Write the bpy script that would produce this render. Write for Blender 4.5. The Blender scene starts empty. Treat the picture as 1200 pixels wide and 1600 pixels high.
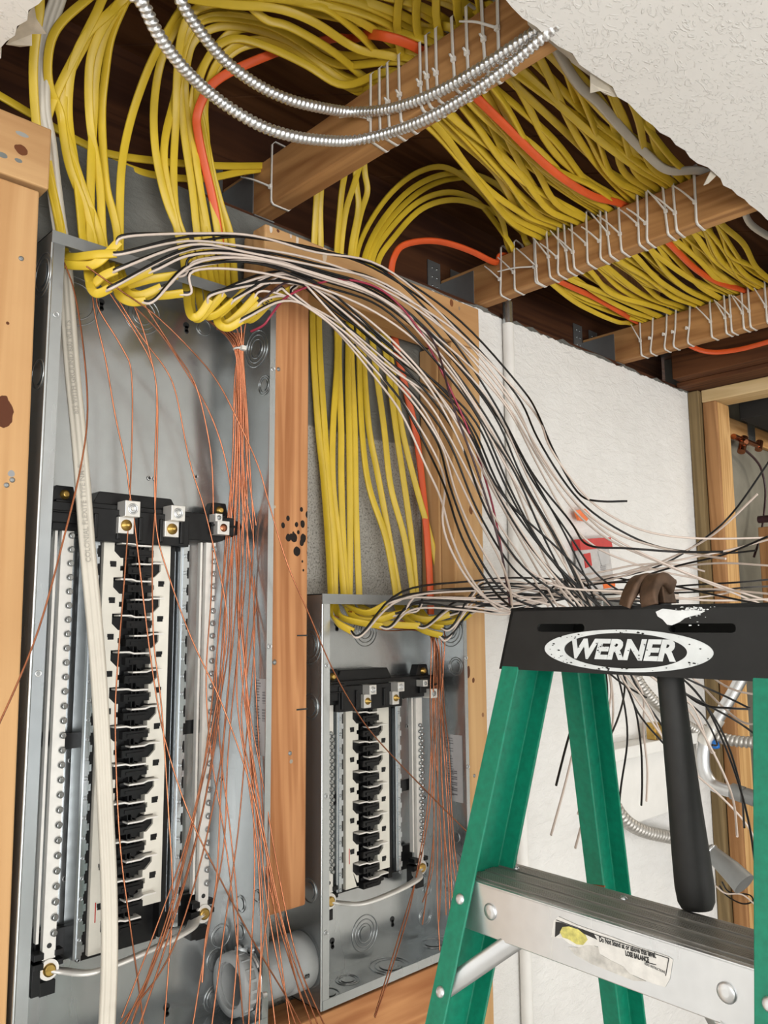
import bpy, bmesh, math, random
from mathutils import Vector, Matrix
random.seed(7)
scene = bpy.context.scene
COL = scene.collection
H = 1.70                      # height of the camera above the floor; everything below is laid out from camera height, then lifted

# ------------------------------------------------------------------ camera, world, lights, exposure
YAW, PITCH, ROLL, FPX = 0.764788107, 0.134303864, -0.00648955306, 1275.40024
def cam_axes():
    cy, sy, cp, sp = math.cos(YAW), math.sin(YAW), math.cos(PITCH), math.sin(PITCH)
    fwd = Vector((sy*cp, cy*cp, sp)); right = Vector((cy, -sy, 0)); up = right.cross(fwd)
    cr, sr = math.cos(ROLL), math.sin(ROLL)
    return cr*right + sr*up, -sr*right + cr*up, fwd
RIGHT, UP, FWD = cam_axes()
cd = bpy.data.cameras.new('camera'); cam = bpy.data.objects.new('camera', cd); COL.objects.link(cam)
cam.matrix_world = Matrix(((RIGHT.x, UP.x, -FWD.x, 0), (RIGHT.y, UP.y, -FWD.y, 0), (RIGHT.z, UP.z, -FWD.z, H), (0, 0, 0, 1)))
cd.sensor_fit = 'VERTICAL'; cd.sensor_height = 32.0; cd.lens = 32.0*FPX/1600.0
cd.clip_start = 0.01; cd.clip_end = 100
scene.camera = cam

w = bpy.data.worlds.new('overcast_sky'); scene.world = w; w.use_nodes = True
w.node_tree.nodes['Background'].inputs[0].default_value = (0.92, 0.96, 1.0, 1)
w.node_tree.nodes['Background'].inputs[1].default_value = 0.8
def area(name, loc, target, sx, sy, power, color):
    ld = bpy.data.lights.new(name, 'AREA'); ld.shape = 'RECTANGLE'; ld.size = sx; ld.size_y = sy; ld.energy = power; ld.color = color
    o = bpy.data.objects.new(name, ld); COL.objects.link(o)
    o.location = (loc[0], loc[1], loc[2]+H)
    d = Vector(target) - Vector(loc); o.rotation_euler = d.to_track_quat('-Z', 'Y').to_euler()
    return o
area('daylight_from_open_doorway', (-0.9, -3.2, 0.15), (1.0, 1.0, 0.1), 2.6, 1.8, 54, (1.0, 0.985, 0.955))
area('added_low_ceiling_fill', (-0.2, -3.3, -1.25), (0.9, 0.3, 0.7), 3.0, 0.8, 76, (1.0, 0.985, 0.955))  # unseen low lamp, added to brighten the ceiling from below
area('daylight_from_side_window', (-2.3, -0.6, 0.1), (0.9, 0.9, 0.0), 1.2, 1.4, 18, (0.97, 0.985, 1.0))
area('light_in_next_room', (3.1, 0.3, 0.55), (3.1, 0.9, -0.4), 0.4, 0.4, 6, (1.0, 0.9, 0.75))
vs = scene.view_settings
vs.view_transform = 'Standard'; vs.look = 'None'; vs.gamma = 1.0; vs.use_curve_mapping = False; vs.exposure = 0.15

def ray(x, y):
    return RIGHT*((x-600)/FPX) - UP*((y-800)/FPX) + FWD
def PY(x, y, Y): d = ray(x, y); return d*(Y/d.y)
def PX(x, y, X): d = ray(x, y); return d*(X/d.x)
def PZ(x, y, Z): d = ray(x, y); return d*(Z/d.z)

# ------------------------------------------------------------------ materials
def new_mat(name):
    m = bpy.data.materials.new(name); m.use_nodes = True
    nt = m.node_tree; b = nt.nodes['Principled BSDF']
    return m, nt, b
def N(nt, t, **kw):
    n = nt.nodes.new(t)
    for k, v in kw.items(): setattr(n, k, v)
    return n
def rgba(c): return (c[0], c[1], c[2], 1)
def noise(nt, vec, scale, detail=4, rough=.55, dist=0):
    n = N(nt, 'ShaderNodeTexNoise'); n.inputs['Scale'].default_value = scale; n.inputs['Detail'].default_value = detail
    n.inputs['Roughness'].default_value = rough; n.inputs['Distortion'].default_value = dist
    nt.links.new(vec, n.inputs['Vector']); return n.outputs['Fac']
def ramp(nt, fac, stops):
    r = N(nt, 'ShaderNodeValToRGB'); el = r.color_ramp.elements
    while len(el) < len(stops): el.new(.5)
    for e, (p, c) in zip(el, stops): e.position = p; e.color = rgba(c) if not isinstance(c, (int, float)) else (c, c, c, 1)
    nt.links.new(fac, r.inputs['Fac']); return r.outputs['Color']
def mixc(nt, fac, a, b):
    m = N(nt, 'ShaderNodeMix', data_type='RGBA')
    for s, v in ((m.inputs[0], fac), (m.inputs[6], a), (m.inputs[7], b)):
        if isinstance(v, (int, float)): s.default_value = v
        elif isinstance(v, tuple): s.default_value = rgba(v)
        else: nt.links.new(v, s)
    return m.outputs[2]
def math_n(nt, op, a, b=0.0):
    m = N(nt, 'ShaderNodeMath', operation=op)
    for s, v in ((m.inputs[0], a), (m.inputs[1], b)):
        if isinstance(v, (int, float)): s.default_value = v
        else: nt.links.new(v, s)
    return m.outputs[0]
def objco(nt, scale=(1, 1, 1)):
    t = N(nt, 'ShaderNodeTexCoord'); mp = N(nt, 'ShaderNodeMapping'); mp.inputs['Scale'].default_value = scale
    nt.links.new(t.outputs['Object'], mp.inputs['Vector']); return mp.outputs['Vector']
def bump(nt, b, h, strength, dist=.002):
    n = N(nt, 'ShaderNodeBump'); n.inputs['Strength'].default_value = strength; n.inputs['Distance'].default_value = dist
    nt.links.new(h, n.inputs['Height']); nt.links.new(n.outputs['Normal'], b.inputs['Normal'])
def plain(name, c, rough=.5, metal=0.0, var=.12, scale=60, bmp=0.0, spec=.5):
    m, nt, b = new_mat(name); v = objco(nt); f = noise(nt, v, scale)
    d = tuple(max(0, x*(1-var)) for x in c); l = tuple(min(1, x*(1+var)) for x in c)
    nt.links.new(ramp(nt, f, [(.3, d), (.7, l)]), b.inputs['Base Color'])
    b.inputs['Roughness'].default_value = rough; b.inputs['Metallic'].default_value = metal
    b.inputs['Specular IOR Level'].default_value = spec
    if bmp: bump(nt, b, f, bmp)
    return m
def spots_on(nt, col, spots):
    # stains, knots and burn marks with a place of their own: (centre, radius, stretch, colour)
    t = N(nt, 'ShaderNodeTexCoord')
    nz = N(nt, 'ShaderNodeTexNoise'); nz.inputs['Scale'].default_value = 90; nt.links.new(t.outputs['Object'], nz.inputs['Vector'])
    for (c, r, st, cc) in spots:
        mp = N(nt, 'ShaderNodeMapping', vector_type='POINT'); mp.inputs['Location'].default_value = (-c[0]*st[0], -c[1]*st[1], -c[2]*st[2])
        mp.inputs['Scale'].default_value = st; nt.links.new(t.outputs['Object'], mp.inputs['Vector'])
        ln = N(nt, 'ShaderNodeVectorMath', operation='LENGTH'); nt.links.new(mp.outputs['Vector'], ln.inputs[0])
        d = math_n(nt, 'ADD', ln.outputs['Value'], math_n(nt, 'MULTIPLY', math_n(nt, 'SUBTRACT', nz.outputs['Fac'], .5), r*.7))
        f = math_n(nt, 'LESS_THAN', d, r)
        col = mixc(nt, f, col, cc)
    return col
def wood(name, dark, light, axis, rough=.75, spots=(), ring=1.0, grain=1.0):
    m, nt, b = new_mat(name)
    s = [34*grain]*3; s[axis] = 1.6*grain
    v = objco(nt, tuple(s)); f = noise(nt, v, 1.0, 5, .6, .6)
    s2 = [7*grain]*3; s2[axis] = .5*grain
    v2 = objco(nt, tuple(s2)); f2 = noise(nt, v2, 1.3, 3, .5, 1.2)
    wv = math_n(nt, 'SINE', math_n(nt, 'MULTIPLY', f2, 46*ring))
    k = math_n(nt, 'ADD', math_n(nt, 'MULTIPLY', f, .72), math_n(nt, 'MULTIPLY', math_n(nt, 'ADD', math_n(nt, 'MULTIPLY', wv, .5), .5), .28))
    mid = tuple((a+c)/2 for a, c in zip(dark, light))
    col = ramp(nt, k, [(.22, dark), (.5, mid), (.78, light)])
    blot = noise(nt, objco(nt), 5.0, 3)
    col = mixc(nt, math_n(nt, 'MULTIPLY', ramp(nt, blot, [(.45, 0.0), (.75, 1.0)]), .35), col, dark)
    if spots: col = spots_on(nt, col, spots)
    nt.links.new(col, b.inputs['Base Color']); b.inputs['Roughness'].default_value = rough
    b.inputs['Specular IOR Level'].default_value = .3
    bump(nt, b, k, .25, .0015)
    return m
def galv(name, base=(.48, .50, .505), rough=.235, metal=.88):
    m, nt, b = new_mat(name)
    v = objco(nt); vo = N(nt, 'ShaderNodeTexVoronoi'); vo.inputs['Scale'].default_value = 70; nt.links.new(v, vo.inputs['Vector'])
    f = noise(nt, objco(nt, (9, 9, 1.6)), 1.1, 4)
    g = math_n(nt, 'ADD', math_n(nt, 'MULTIPLY', vo.outputs['Distance'], .12), math_n(nt, 'MULTIPLY', f, .88))
    nt.links.new(ramp(nt, g, [(.28, tuple(x*.86 for x in base)), (.66, tuple(min(1, x*1.06) for x in base))]), b.inputs['Base Color'])
    b.inputs['Metallic'].default_value = metal
    nt.links.new(ramp(nt, f, [(.3, rough*.8), (.75, rough*1.35)]), b.inputs['Roughness'])
    bump(nt, b, f, .06, .003)
    return m
def concrete(name):
    m, nt, b = new_mat(name)
    tc = N(nt, 'ShaderNodeTexCoord'); v = tc.outputs['Object']; sx = N(nt, 'ShaderNodeSeparateXYZ'); nt.links.new(v, sx.inputs[0])
    big = noise(nt, v, 7, 5); fine = noise(nt, v, 260, 3, .7)
    low = ramp(nt, fine, [(.36, (.17, .165, .145)), (.47, (.40, .385, .35)), (.72, (.52, .50, .455))])
    high = ramp(nt, big, [(.3, (.105, .11, .10)), (.7, (.19, .19, .175))])
    edge = math_n(nt, 'ADD', sx.outputs['Z'], math_n(nt, 'MULTIPLY', big, .02))
    gray = mixc(nt, ramp(nt, math_n(nt, 'SUBTRACT', edge, EDGE_Z), [(0.0, 0.0), (.004, 1.0)]), low, high)
    gray = mixc(nt, math_n(nt, 'MULTIPLY', ramp(nt, noise(nt, v, 3.0, 2), [(.5, 0.0), (.7, 1.0)]), .25), gray, (.40, .38, .33))
    wf = noise(nt, v, 12, 4)
    white = ramp(nt, wf, [(.25, (.79, .775, .75)), (.7, (.84, .828, .805))])
    edge2 = math_n(nt, 'ADD', sx.outputs['X'], math_n(nt, 'MULTIPLY', wf, .01))
    topz = math_n(nt, 'ADD', sx.outputs['Z'], math_n(nt, 'MULTIPLY', noise(nt, v, 30, 3), .018))
    f = math_n(nt, 'MULTIPLY', math_n(nt, 'MAXIMUM', math_n(nt, 'GREATER_THAN', edge2, EDGE_X), math_n(nt, 'LESS_THAN', edge2, .15)), math_n(nt, 'LESS_THAN', topz, TOP_Z))  # white at the far left is out of view, added to brighten reflections
    nt.links.new(mixc(nt, f, gray, white), b.inputs['Base Color'])
    b.inputs['Roughness'].default_value = .85; b.inputs['Specular IOR Level'].default_value = .2
    wr = noise(nt, objco(nt, (1, 1, 2.2)), 26, 5, .62, 1.2)
    hgt = math_n(nt, 'ADD', math_n(nt, 'MULTIPLY', wr, .8), math_n(nt, 'MULTIPLY', fine, .12))
    bump(nt, b, hgt, .55, .012)
    return m
def drywall(name):
    m, nt, b = new_mat(name); v = objco(nt)
    f = noise(nt, v, 3, 3)
    nt.links.new(ramp(nt, f, [(.3, (.865, .85, .82)), (.7, (.90, .888, .862))]), b.inputs['Base Color'])
    b.inputs['Roughness'].default_value = .55
    s = noise(nt, objco(nt, (1.0, 1.6, 1)), 48, 4, .55, 2.4)
    r = ramp(nt, s, [(.56, 0.0), (.63, 1.0)])
    bump(nt, b, r, .5, .004)
    return m

WALL_Y = 1.131
EDGE_Z, EDGE_X, TOP_Z = .36, 1.235, .712        # seam in the blockwork, start of the white paint, top of the paint
M = {}
M['galv'] = galv('galvanised_steel')
M['galv_dark'] = galv('weathered_galvanised_steel', (.33, .34, .34), .5, .8)
M['zinc'] = galv('bright_zinc_steel', (.78, .79, .80), .27, .9)
M['alu'] = galv('brushed_aluminium', (.72, .73, .74), .30, .9)
M['alu_worn'] = galv('worn_ribbed_aluminium', (.40, .385, .36), .42, .8)
M['lug'] = plain('tin_plated_lug', (.74, .72, .68), .35, .55, .05)
M['neutral'] = plain('tin_plated_bar', (.80, .775, .73), .42, .35, .05)
M['cream'] = plain('cream_insulator', (.74, .71, .63), .5, 0, .06, 30)
M['black'] = plain('black_thermoset', (.006, .006, .0065), .36, 0, .3, spec=.32)
M['blackmatt'] = plain('black_cap_plastic', (.0125, .0125, .0122), .46, 0, .25, 25, .05, spec=.35)
M['rubber'] = plain('black_rubber_grip', (.013, .0125, .0115), .6, 0, .25)
M['brass'] = plain('brass', (.55, .36, .10), .3, .9, .2)
M['copper'] = plain('copper', (.43, .165, .085), .22, .95, .2)
M['yellow'] = plain('yellow_cable_jacket', (.64, .445, .03), .40, 0, .10, 14)
M['orange'] = plain('orange_cable_jacket', (.72, .10, .02), .42, 0, .1, 14)
M['whitejk'] = plain('white_cable_jacket', (.58, .535, .455), .5, 0, .05, 14)
M['wblack'] = plain('black_wire_insulation', (.008, .0075, .0075), .34, 0, .2, spec=.35)
M['wwhite'] = plain('white_wire_insulation', (.62, .52, .455), .38, 0, .10, 9)
M['wred'] = plain('red_wire_insulation', (.30, .02, .05), .35, 0, .2)
M['wmaroon'] = plain('dark_maroon_wire_insulation', (.045, .02, .024), .35, 0, .2)
M['nylon'] = plain('white_nylon', (.72, .69, .64), .45, 0, .05)
M['green'] = plain('green_fibreglass', (.0015, .20, .115), .42, 0, .16, 120, .06)
M['rust'] = plain('rusty_forged_steel', (.105, .062, .038), .55, .55, .35, 70, .2)
M['pvc'] = plain('grey_pvc', (.36, .37, .37), .42, 0, .05)
M['flexgrey'] = plain('dull_conduit_steel', (.45, .43, .40), .4, .6, .12)
M['paint'] = plain('white_wall_paint', (.80, .785, .75), .6, 0, .04, 20, .1)
M['label'] = plain('paper_label', (.50, .49, .49), .5, 0, .04)
M['ink'] = plain('label_ink', (.17, .16, .17), .6, 0, .05)
M['inkblack'] = plain('black_ink', (.02, .02, .02), .6, 0, .05)
M['sticker'] = plain('worn_white_sticker', (.74, .72, .68), .55, 0, .10, 90)
M['residue'] = plain('sticker_residue', (.60, .58, .54), .6, .2, .25, 90)
M['stickyellow'] = plain('yellow_sticker_print', (.66, .60, .17), .55, 0, .3, 160)
M['decal'] = plain('silver_white_paint', (.72, .75, .75), .45, 0, .08, 60)
M['splash'] = plain('white_paint_splash', (.80, .82, .82), .5, 0, .06)
M['redink'] = plain('red_marker', (.50, .03, .02), .5, 0, .1)
M['redcard'] = plain('red_card', (.55, .03, .03), .45, 0, .1)
M['orangetag'] = plain('orange_tag', (.85, .17, .03), .45, 0, .1)
M['pouch'] = plain('clear_grey_pouch', (.55, .53, .52), .25, 0, .15, 40)
M['blue'] = plain('blue_wire_connector', (.01, .16, .55), .4, 0, .1)
M['paper'] = plain('torn_gypsum_paper', (.50, .45, .37), .8, 0, .2, 40)
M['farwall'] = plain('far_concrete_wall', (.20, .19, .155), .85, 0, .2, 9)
M['floor'] = plain('concrete_floor', (.40, .38, .35), .8, 0, .15, 4)
M['roomwall'] = plain('painted_room_wall', (.70, .68, .64), .8, 0, .05, 4)
M['darkroom'] = plain('dark_duct', (.01, .01, .01), .7)
M['concrete'] = concrete('block_wall_with_white_paint')
M['drywall'] = drywall('textured_ceiling_paint')
M['joist'] = wood('joist_lumber', (.235, .10, .033), (.56, .30, .115), 1)
M['rough_x'] = wood('orange_rough_lumber', (.30, .105, .036), (.58, .28, .115), 0)
M['rail'] = galv('dull_zinc_rail', (.50, .53, .55), .25, .9)
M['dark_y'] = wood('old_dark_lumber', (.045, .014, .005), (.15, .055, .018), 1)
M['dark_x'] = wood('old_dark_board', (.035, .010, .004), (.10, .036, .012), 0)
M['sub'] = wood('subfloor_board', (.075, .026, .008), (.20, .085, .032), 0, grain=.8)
M['treated'] = wood('treated_lumber', (.12, .08, .035), (.27, .19, .09), 2)
M['pine_z'] = wood('pale_pine_upright', (.42, .215, .07), (.70, .44, .19), 2)
M['pine_x'] = wood('pale_pine_plate', (.42, .21, .07), (.66, .39, .165), 0)
M['pine_y'] = wood('pale_pine_header', (.50, .34, .15), (.72, .54, .30), 1)
M['brown_z'] = wood('brown_stud', (.26, .12, .045), (.46, .24, .10), 2)

# ------------------------------------------------------------------ mesh building
class MB:
    def __init__(s): s.v = []; s.f = []; s.sm = []
    def add(s, vs, fs, smooth=False):
        o = len(s.v); s.v += [tuple(p) for p in vs]; s.f += [tuple(i+o for i in f) for f in fs]; s.sm += [smooth]*len(fs)
        return s
    def box(s, x0, x1, y0, y1, z0, z1):
        x0, x1 = min(x0, x1), max(x0, x1); y0, y1 = min(y0, y1), max(y0, y1); z0, z1 = min(z0, z1), max(z0, z1)
        return s.add([(x0,y0,z0),(x1,y0,z0),(x1,y1,z0),(x0,y1,z0),(x0,y0,z1),(x1,y0,z1),(x1,y1,z1),(x0,y1,z1)],
              [(0,3,2,1),(4,5,6,7),(0,1,5,4),(1,2,6,5),(2,3,7,6),(3,0,4,7)])
    def hexa(s, a, b):      # two quads of corners joined up
        return s.add(list(a)+list(b), [(3,2,1,0),(4,5,6,7),(0,1,5,4),(1,2,6,5),(2,3,7,6),(3,0,4,7)])
    def prism(s, poly, fn0, fn1):
        n = len(poly); vs = [fn0(p) for p in poly]+[fn1(p) for p in poly]
        return s.add(vs, [tuple(range(n))[::-1], tuple(range(n, 2*n))]+[(i, (i+1) % n, n+(i+1) % n, n+i) for i in range(n)])
    def cyl(s, p0, p1, r0, r1=None, n=16, cap=True):
        p0, p1 = Vector(p0), Vector(p1); r1 = r0 if r1 is None else r1
        t = (p1-p0).normalized(); a = t.orthogonal().normalized(); b = t.cross(a); vs = []
        for p, r in ((p0, r0), (p1, r1)):
            vs += [p+(a*math.cos(2*math.pi*i/n)+b*math.sin(2*math.pi*i/n))*r for i in range(n)]
        s.add(vs, [(i, (i+1) % n, n+(i+1) % n, n+i) for i in range(n)], True)
        if cap: s.add(vs, [tuple(range(n))[::-1], tuple(range(n, 2*n))])
        return s
    def lathe(s, p, axis, prof, n=20, cap=True):      # prof: (distance along axis, radius)
        p = Vector(p); t = Vector(axis).normalized(); a = t.orthogonal().normalized(); b = t.cross(a); vs = []
        for (d, r) in prof: vs += [p+t*d+(a*math.cos(2*math.pi*i/n)+b*math.sin(2*math.pi*i/n))*r for i in range(n)]
        k = len(prof)
        s.add(vs, [(j*n+i, j*n+(i+1) % n, (j+1)*n+(i+1) % n, (j+1)*n+i) for j in range(k-1) for i in range(n)], True)
        if cap: s.add(vs[:n]+vs[-n:], [tuple(range(n))[::-1], tuple(range(n, 2*n))])
        return s
    def ring(s, c, nrm, r, t, n=28, m=6):
        c = Vector(c); nn = Vector(nrm).normalized(); a = nn.orthogonal().normalized(); b = nn.cross(a); vs = []
        for i in range(n):
            d = a*math.cos(2*math.pi*i/n)+b*math.sin(2*math.pi*i/n)
            vs += [c+d*(r+t*math.cos(2*math.pi*j/m))+nn*t*math.sin(2*math.pi*j/m) for j in range(m)]
        return s.add(vs, [(i*m+j, ((i+1) % n)*m+j, ((i+1) % n)*m+(j+1) % m, i*m+(j+1) % m) for i in range(n) for j in range(m)], True)
    def sweep(s, path, sect, w0=(1, 0, 0), twist=None, face=None):
        # sect: list of (across, thick) points or a function of (i, t)
        P = [Vector(p) for p in path]; n = len(P)
        T = [((P[min(i+1, n-1)]-P[max(i-1, 0)]) or Vector((0, 0, 1))).normalized() for i in range(n)]
        wv = Vector(w0); wv = (wv-T[0]*wv.dot(T[0]))
        if wv.length < 1e-4: wv = T[0].orthogonal()
        wv.normalize(); vs = []; m = None
        for i in range(n):
            if i: wv = (wv-T[i]*wv.dot(T[i])).normalized()
            if face is not None:
                c_ = T[i].cross(face)
                if c_.length > .15: c_.normalize(); wv = c_ if (i == 0 or c_.dot(wv) >= 0) else -c_
            nv = T[i].cross(wv)
            if twist: a = twist(i/(n-1)); w2 = wv*math.cos(a)+nv*math.sin(a); n2 = T[i].cross(w2)
            else: w2, n2 = wv, nv
            se = sect(i, i/(n-1)) if callable(sect) else sect
            m = len(se); vs += [P[i]+w2*a+n2*b for a, b in se]
        fs = [(i*m+j, i*m+(j+1) % m, (i+1)*m+(j+1) % m, (i+1)*m+j) for i in range(n-1) for j in range(m)]
        s.add(vs, fs, True)
        return s.add(vs[:m]+vs[-m:], [tuple(range(m))[::-1], tuple(range(m, 2*m))])
    def build(s, name, mat, parent=None, bevel=0, local=False, origin=None):
        me = bpy.data.meshes.new(name); v = s.v
        if parent is not None and not local:
            L = parent['_loc']; v = [(a-L[0], b-L[1], c-L[2]) for a, b, c in v]
        if parent is None:
            if origin is None:
                xs, ys, zs = zip(*v); origin = ((min(xs)+max(xs))/2, (min(ys)+max(ys))/2, min(zs))
            v = [(a-origin[0], b-origin[1], c-origin[2]) for a, b, c in v]
        me.from_pydata(v, [], s.f)
        for p, k in zip(me.polygons, s.sm): p.use_smooth = k
        bm = bmesh.new(); bm.from_mesh(me); bmesh.ops.recalc_face_normals(bm, faces=bm.faces); bm.to_mesh(me); bm.free()
        me.materials.append(M[mat] if isinstance(mat, str) else mat)
        o = bpy.data.objects.new(name, me); COL.objects.link(o)
        if parent is not None:
            o.parent = parent
            if '_loc' in parent.keys(): o['_loc'] = list(parent['_loc'])
        else: o.location = origin; o['_loc'] = list(origin)
        if bevel:
            b = o.modifiers.new('edge', 'BEVEL'); b.width = bevel; b.segments = 2; b.limit_method = 'ANGLE'
        return o
def circ(r, n=8): return [(r*math.cos(2*math.pi*i/n), r*math.sin(2*math.pi*i/n)) for i in range(n)]
def flat(a, b, n=12):
    out = []
    for i in range(n):
        t = 2*math.pi*i/n; c, q = math.cos(t), math.sin(t)
        out.append((a*math.copysign(abs(c)**.42, c), b*math.copysign(abs(q)**.5, q)))
    return out
def spline(pts, k=7):
    P = [Vector(p) for p in pts]
    if len(P) < 3: return [P[0].lerp(P[-1], i/k) for i in range(k+1)]
    P = [P[0]*2-P[1]]+P+[P[-1]*2-P[-2]]; out = []
    for i in range(1, len(P)-2):
        p0, p1, p2, p3 = P[i-1:i+3]
        for j in range(k):
            t = j/k
            out.append(.5*((2*p1)+(p2-p0)*t+(2*p0-5*p1+4*p2-p3)*t*t+(3*p1-p0-3*p2+p3)*t**3))
    out.append(P[-2]); return out
def relax(path, it=3):
    P = [Vector(p) for p in path]
    for _ in range(it):
        P = [P[0]]+[(P[i-1]+P[i]*2+P[i+1])/4 for i in range(1, len(P)-1)]+[P[-1]]
    return P
def tag(o, label=None, cat=None, group=None, kind=None):
    if label: o['label'] = label
    if cat: o['category'] = cat
    if group: o['group'] = group
    if kind: o['kind'] = kind
    return o
def thing(name, loc, label, cat, group=None, rotz=0):
    o = bpy.data.objects.new(name, None); COL.objects.link(o); o.location = loc; o['_loc'] = list(loc); o.rotation_euler.z = rotz
    o.empty_display_size = .03
    return tag(o, label, cat, group)
def glyphs(text, size, bold=0.0, shear=0.0, extrude=0.0004, align='LEFT', space=1.0):
    # outlines of a word as plain mesh data, lying in the XY plane
    c = bpy.data.curves.new('lettering', 'FONT'); c.body = text; c.size = size; c.offset = bold; c.shear = shear; c.extrude = extrude
    c.align_x = align; c.align_y = 'CENTER'; c.space_character = space; c.resolution_u = 3
    o = bpy.data.objects.new('lettering', c); COL.objects.link(o)
    bpy.context.view_layer.update()
    me = bpy.data.meshes.new_from_object(o.evaluated_get(bpy.context.evaluated_depsgraph_get()))
    vs = [v.co.copy() for v in me.vertices]; fs = [tuple(p.vertices) for p in me.polygons]
    bpy.data.objects.remove(o); bpy.data.curves.remove(c); bpy.data.meshes.remove(me)
    return vs, fs
# ------------------------------------------------------------------ the room
FL = -H
def struct(mb, name, mat, **kw): return tag(mb.build(name, mat, **kw), kind='structure')
JR = [random.Random(q).uniform(-1, 1) for q in range(400)]
wall = MB()
# block wall: a ragged top edge where the old ceiling was torn away
n = 150; xs = [-2.4+i*(2.47+2.4)/n for i in range(n+1)]
for i in range(n):
    a, b = xs[i], xs[i+1]
    jag = (lambda x: .0 if x < 1.25 else .0035*math.sin(x*37+.6)+.003*math.sin(x*91+1)+.0035*JR[int((x+3)*60) % 400])
    za, zb = .708+jag(a), .708+jag(b)
    wall.add([(a,WALL_Y,FL),(b,WALL_Y,FL),(b,WALL_Y,zb),(a,WALL_Y,za),(a,WALL_Y+.2,FL),(b,WALL_Y+.2,FL),(b,WALL_Y+.2,zb),(a,WALL_Y+.2,za)],
             [(0,1,2,3),(3,2,6,7),(5,4,7,6)])
wall.add([(xs[0],WALL_Y,FL),(xs[0],WALL_Y,.708),(xs[0],WALL_Y+.2,.708),(xs[0],WALL_Y+.2,FL)], [(0,1,2,3)])
wall.add([(xs[-1],WALL_Y,FL),(xs[-1],WALL_Y,.708),(xs[-1],WALL_Y+.2,.708),(xs[-1],WALL_Y+.2,FL)], [(3,2,1,0)])
wall.add([(xs[0],WALL_Y,FL),(xs[-1],WALL_Y,FL),(xs[-1],WALL_Y+.2,FL),(xs[0],WALL_Y+.2,FL)], [(3,2,1,0)])
struct(wall, 'wall_back', 'concrete', origin=(0, 0, 0))
struct(MB().box(-2.5, 5.0, -3.6, 3.2, FL-.1, FL), 'floor', 'floor')
struct(MB().box(-2.5, -2.4, 0.2, 1.33, FL, .70).box(-2.5, -2.4, -3.6, -1.3, FL, .70).box(-2.5, -2.4, -1.3, .2, FL, -.75).box(-2.5, -2.4, -1.3, .2, .65, .70), 'wall_left', 'roomwall')
# ceiling drywall with the square hole cut for the new wiring
def torn(p, q, n, amp, seed):
    r = random.Random(seed); out = []
    for i in range(n+1):
        t = i/n; j = 0 if i in (0, n) else r.uniform(-amp, amp)
        out.append((p[0]+(q[0]-p[0])*t+(j if abs(q[1]-p[1]) > abs(q[0]-p[0]) else 0), p[1]+(q[1]-p[1])*t+(j if abs(q[0]-p[0]) > abs(q[1]-p[1]) else 0)))
    return out
CZ = .703
cp = MB()
e1 = torn((.302, .512), (2.42, .512), 90, .004, 3)
for i in range(len(e1)-1):
    a, b = e1[i], e1[i+1]
    cp.add([(a[0],-3.6,CZ),(b[0],-3.6,CZ),(b[0],b[1],CZ),(a[0],a[1],CZ),(a[0],-3.6,CZ+.0127),(b[0],-3.6,CZ+.0127),(b[0],b[1],CZ+.0127),(a[0],a[1],CZ+.0127)],
           [(0,1,2,3),(7,6,5,4),(3,2,6,7)])
e2 = torn((.302, .512), (.302, 1.04), 30, .004, 5)
for i in range(len(e2)-1):
    a, b = e2[i], e2[i+1]
    cp.add([(-2.4,a[1],CZ),(a[0],a[1],CZ),(b[0],b[1],CZ),(-2.4,b[1],CZ),(-2.4,a[1],CZ+.0127),(a[0],a[1],CZ+.0127),(b[0],b[1],CZ+.0127),(-2.4,b[1],CZ+.0127)],
           [(0,1,2,3),(7,6,5,4),(1,5,6,2)])
cp.add([(-2.4,-3.6,CZ),(.302,-3.6,CZ),(.302,.512,CZ),(-2.4,.512,CZ),(-2.4,-3.6,CZ+.0127),(.302,-3.6,CZ+.0127),(.302,.512,CZ+.0127),(-2.4,.512,CZ+.0127)], [(0,1,2,3),(7,6,5,4)])
struct(cp, 'ceiling', 'drywall', origin=(0, 0, CZ))
# torn paper along the cut
def flap(name, x, y, pts, label):
    mb = MB(); k = len(pts)
    top = [(x+a, y+b, CZ+.003+c) for a, b, c in pts]; bot = [(p[0], p[1]+.0004, p[2]+.0012) for p in top]
    mb.add(top+bot, [tuple(range(k)), tuple(range(k, 2*k))[::-1]]+[(i, (i+1) % k, k+(i+1) % k, k+i) for i in range(k)])
    tag(mb.build(name, 'paper'), label, 'paper', None)
flap('torn_paper', .80, .512, [(-.07,0,0),(.10,0,0),(.085,.012,.006),(.05,.018,.012),(.02,.010,.012),(-.01,.022,.016),(-.05,.013,.008)], 'torn brown gypsum paper on the ceiling cut by the two steel conduits')
flap('torn_paper', .885, .512, [(-.02,0,0),(.06,0,0),(.05,.007,-.002),(.035,.012,-.003),(.02,.010,-.006),(.012,.020,-.008),(.0,.012,-.003)], 'hanging flap of torn paper on the ceiling cut right of the conduits')
flap('torn_paper', 1.215, .512, [(0,0,0),(.02,0,0),(.016,.012,-.01),(.006,.016,-.016)], 'small white paper tatter on the ceiling cut beside the second joist')
flap('torn_paper', .302, .93, [(0,-.04,0),(0,.05,0),(.015,.045,.002),(.024,.03,.0),(.018,.015,.004),(.03,.0,.002),(.012,-.015,.003)], 'torn ceiling paper at the cut in the upper left corner of the hole')
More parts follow.
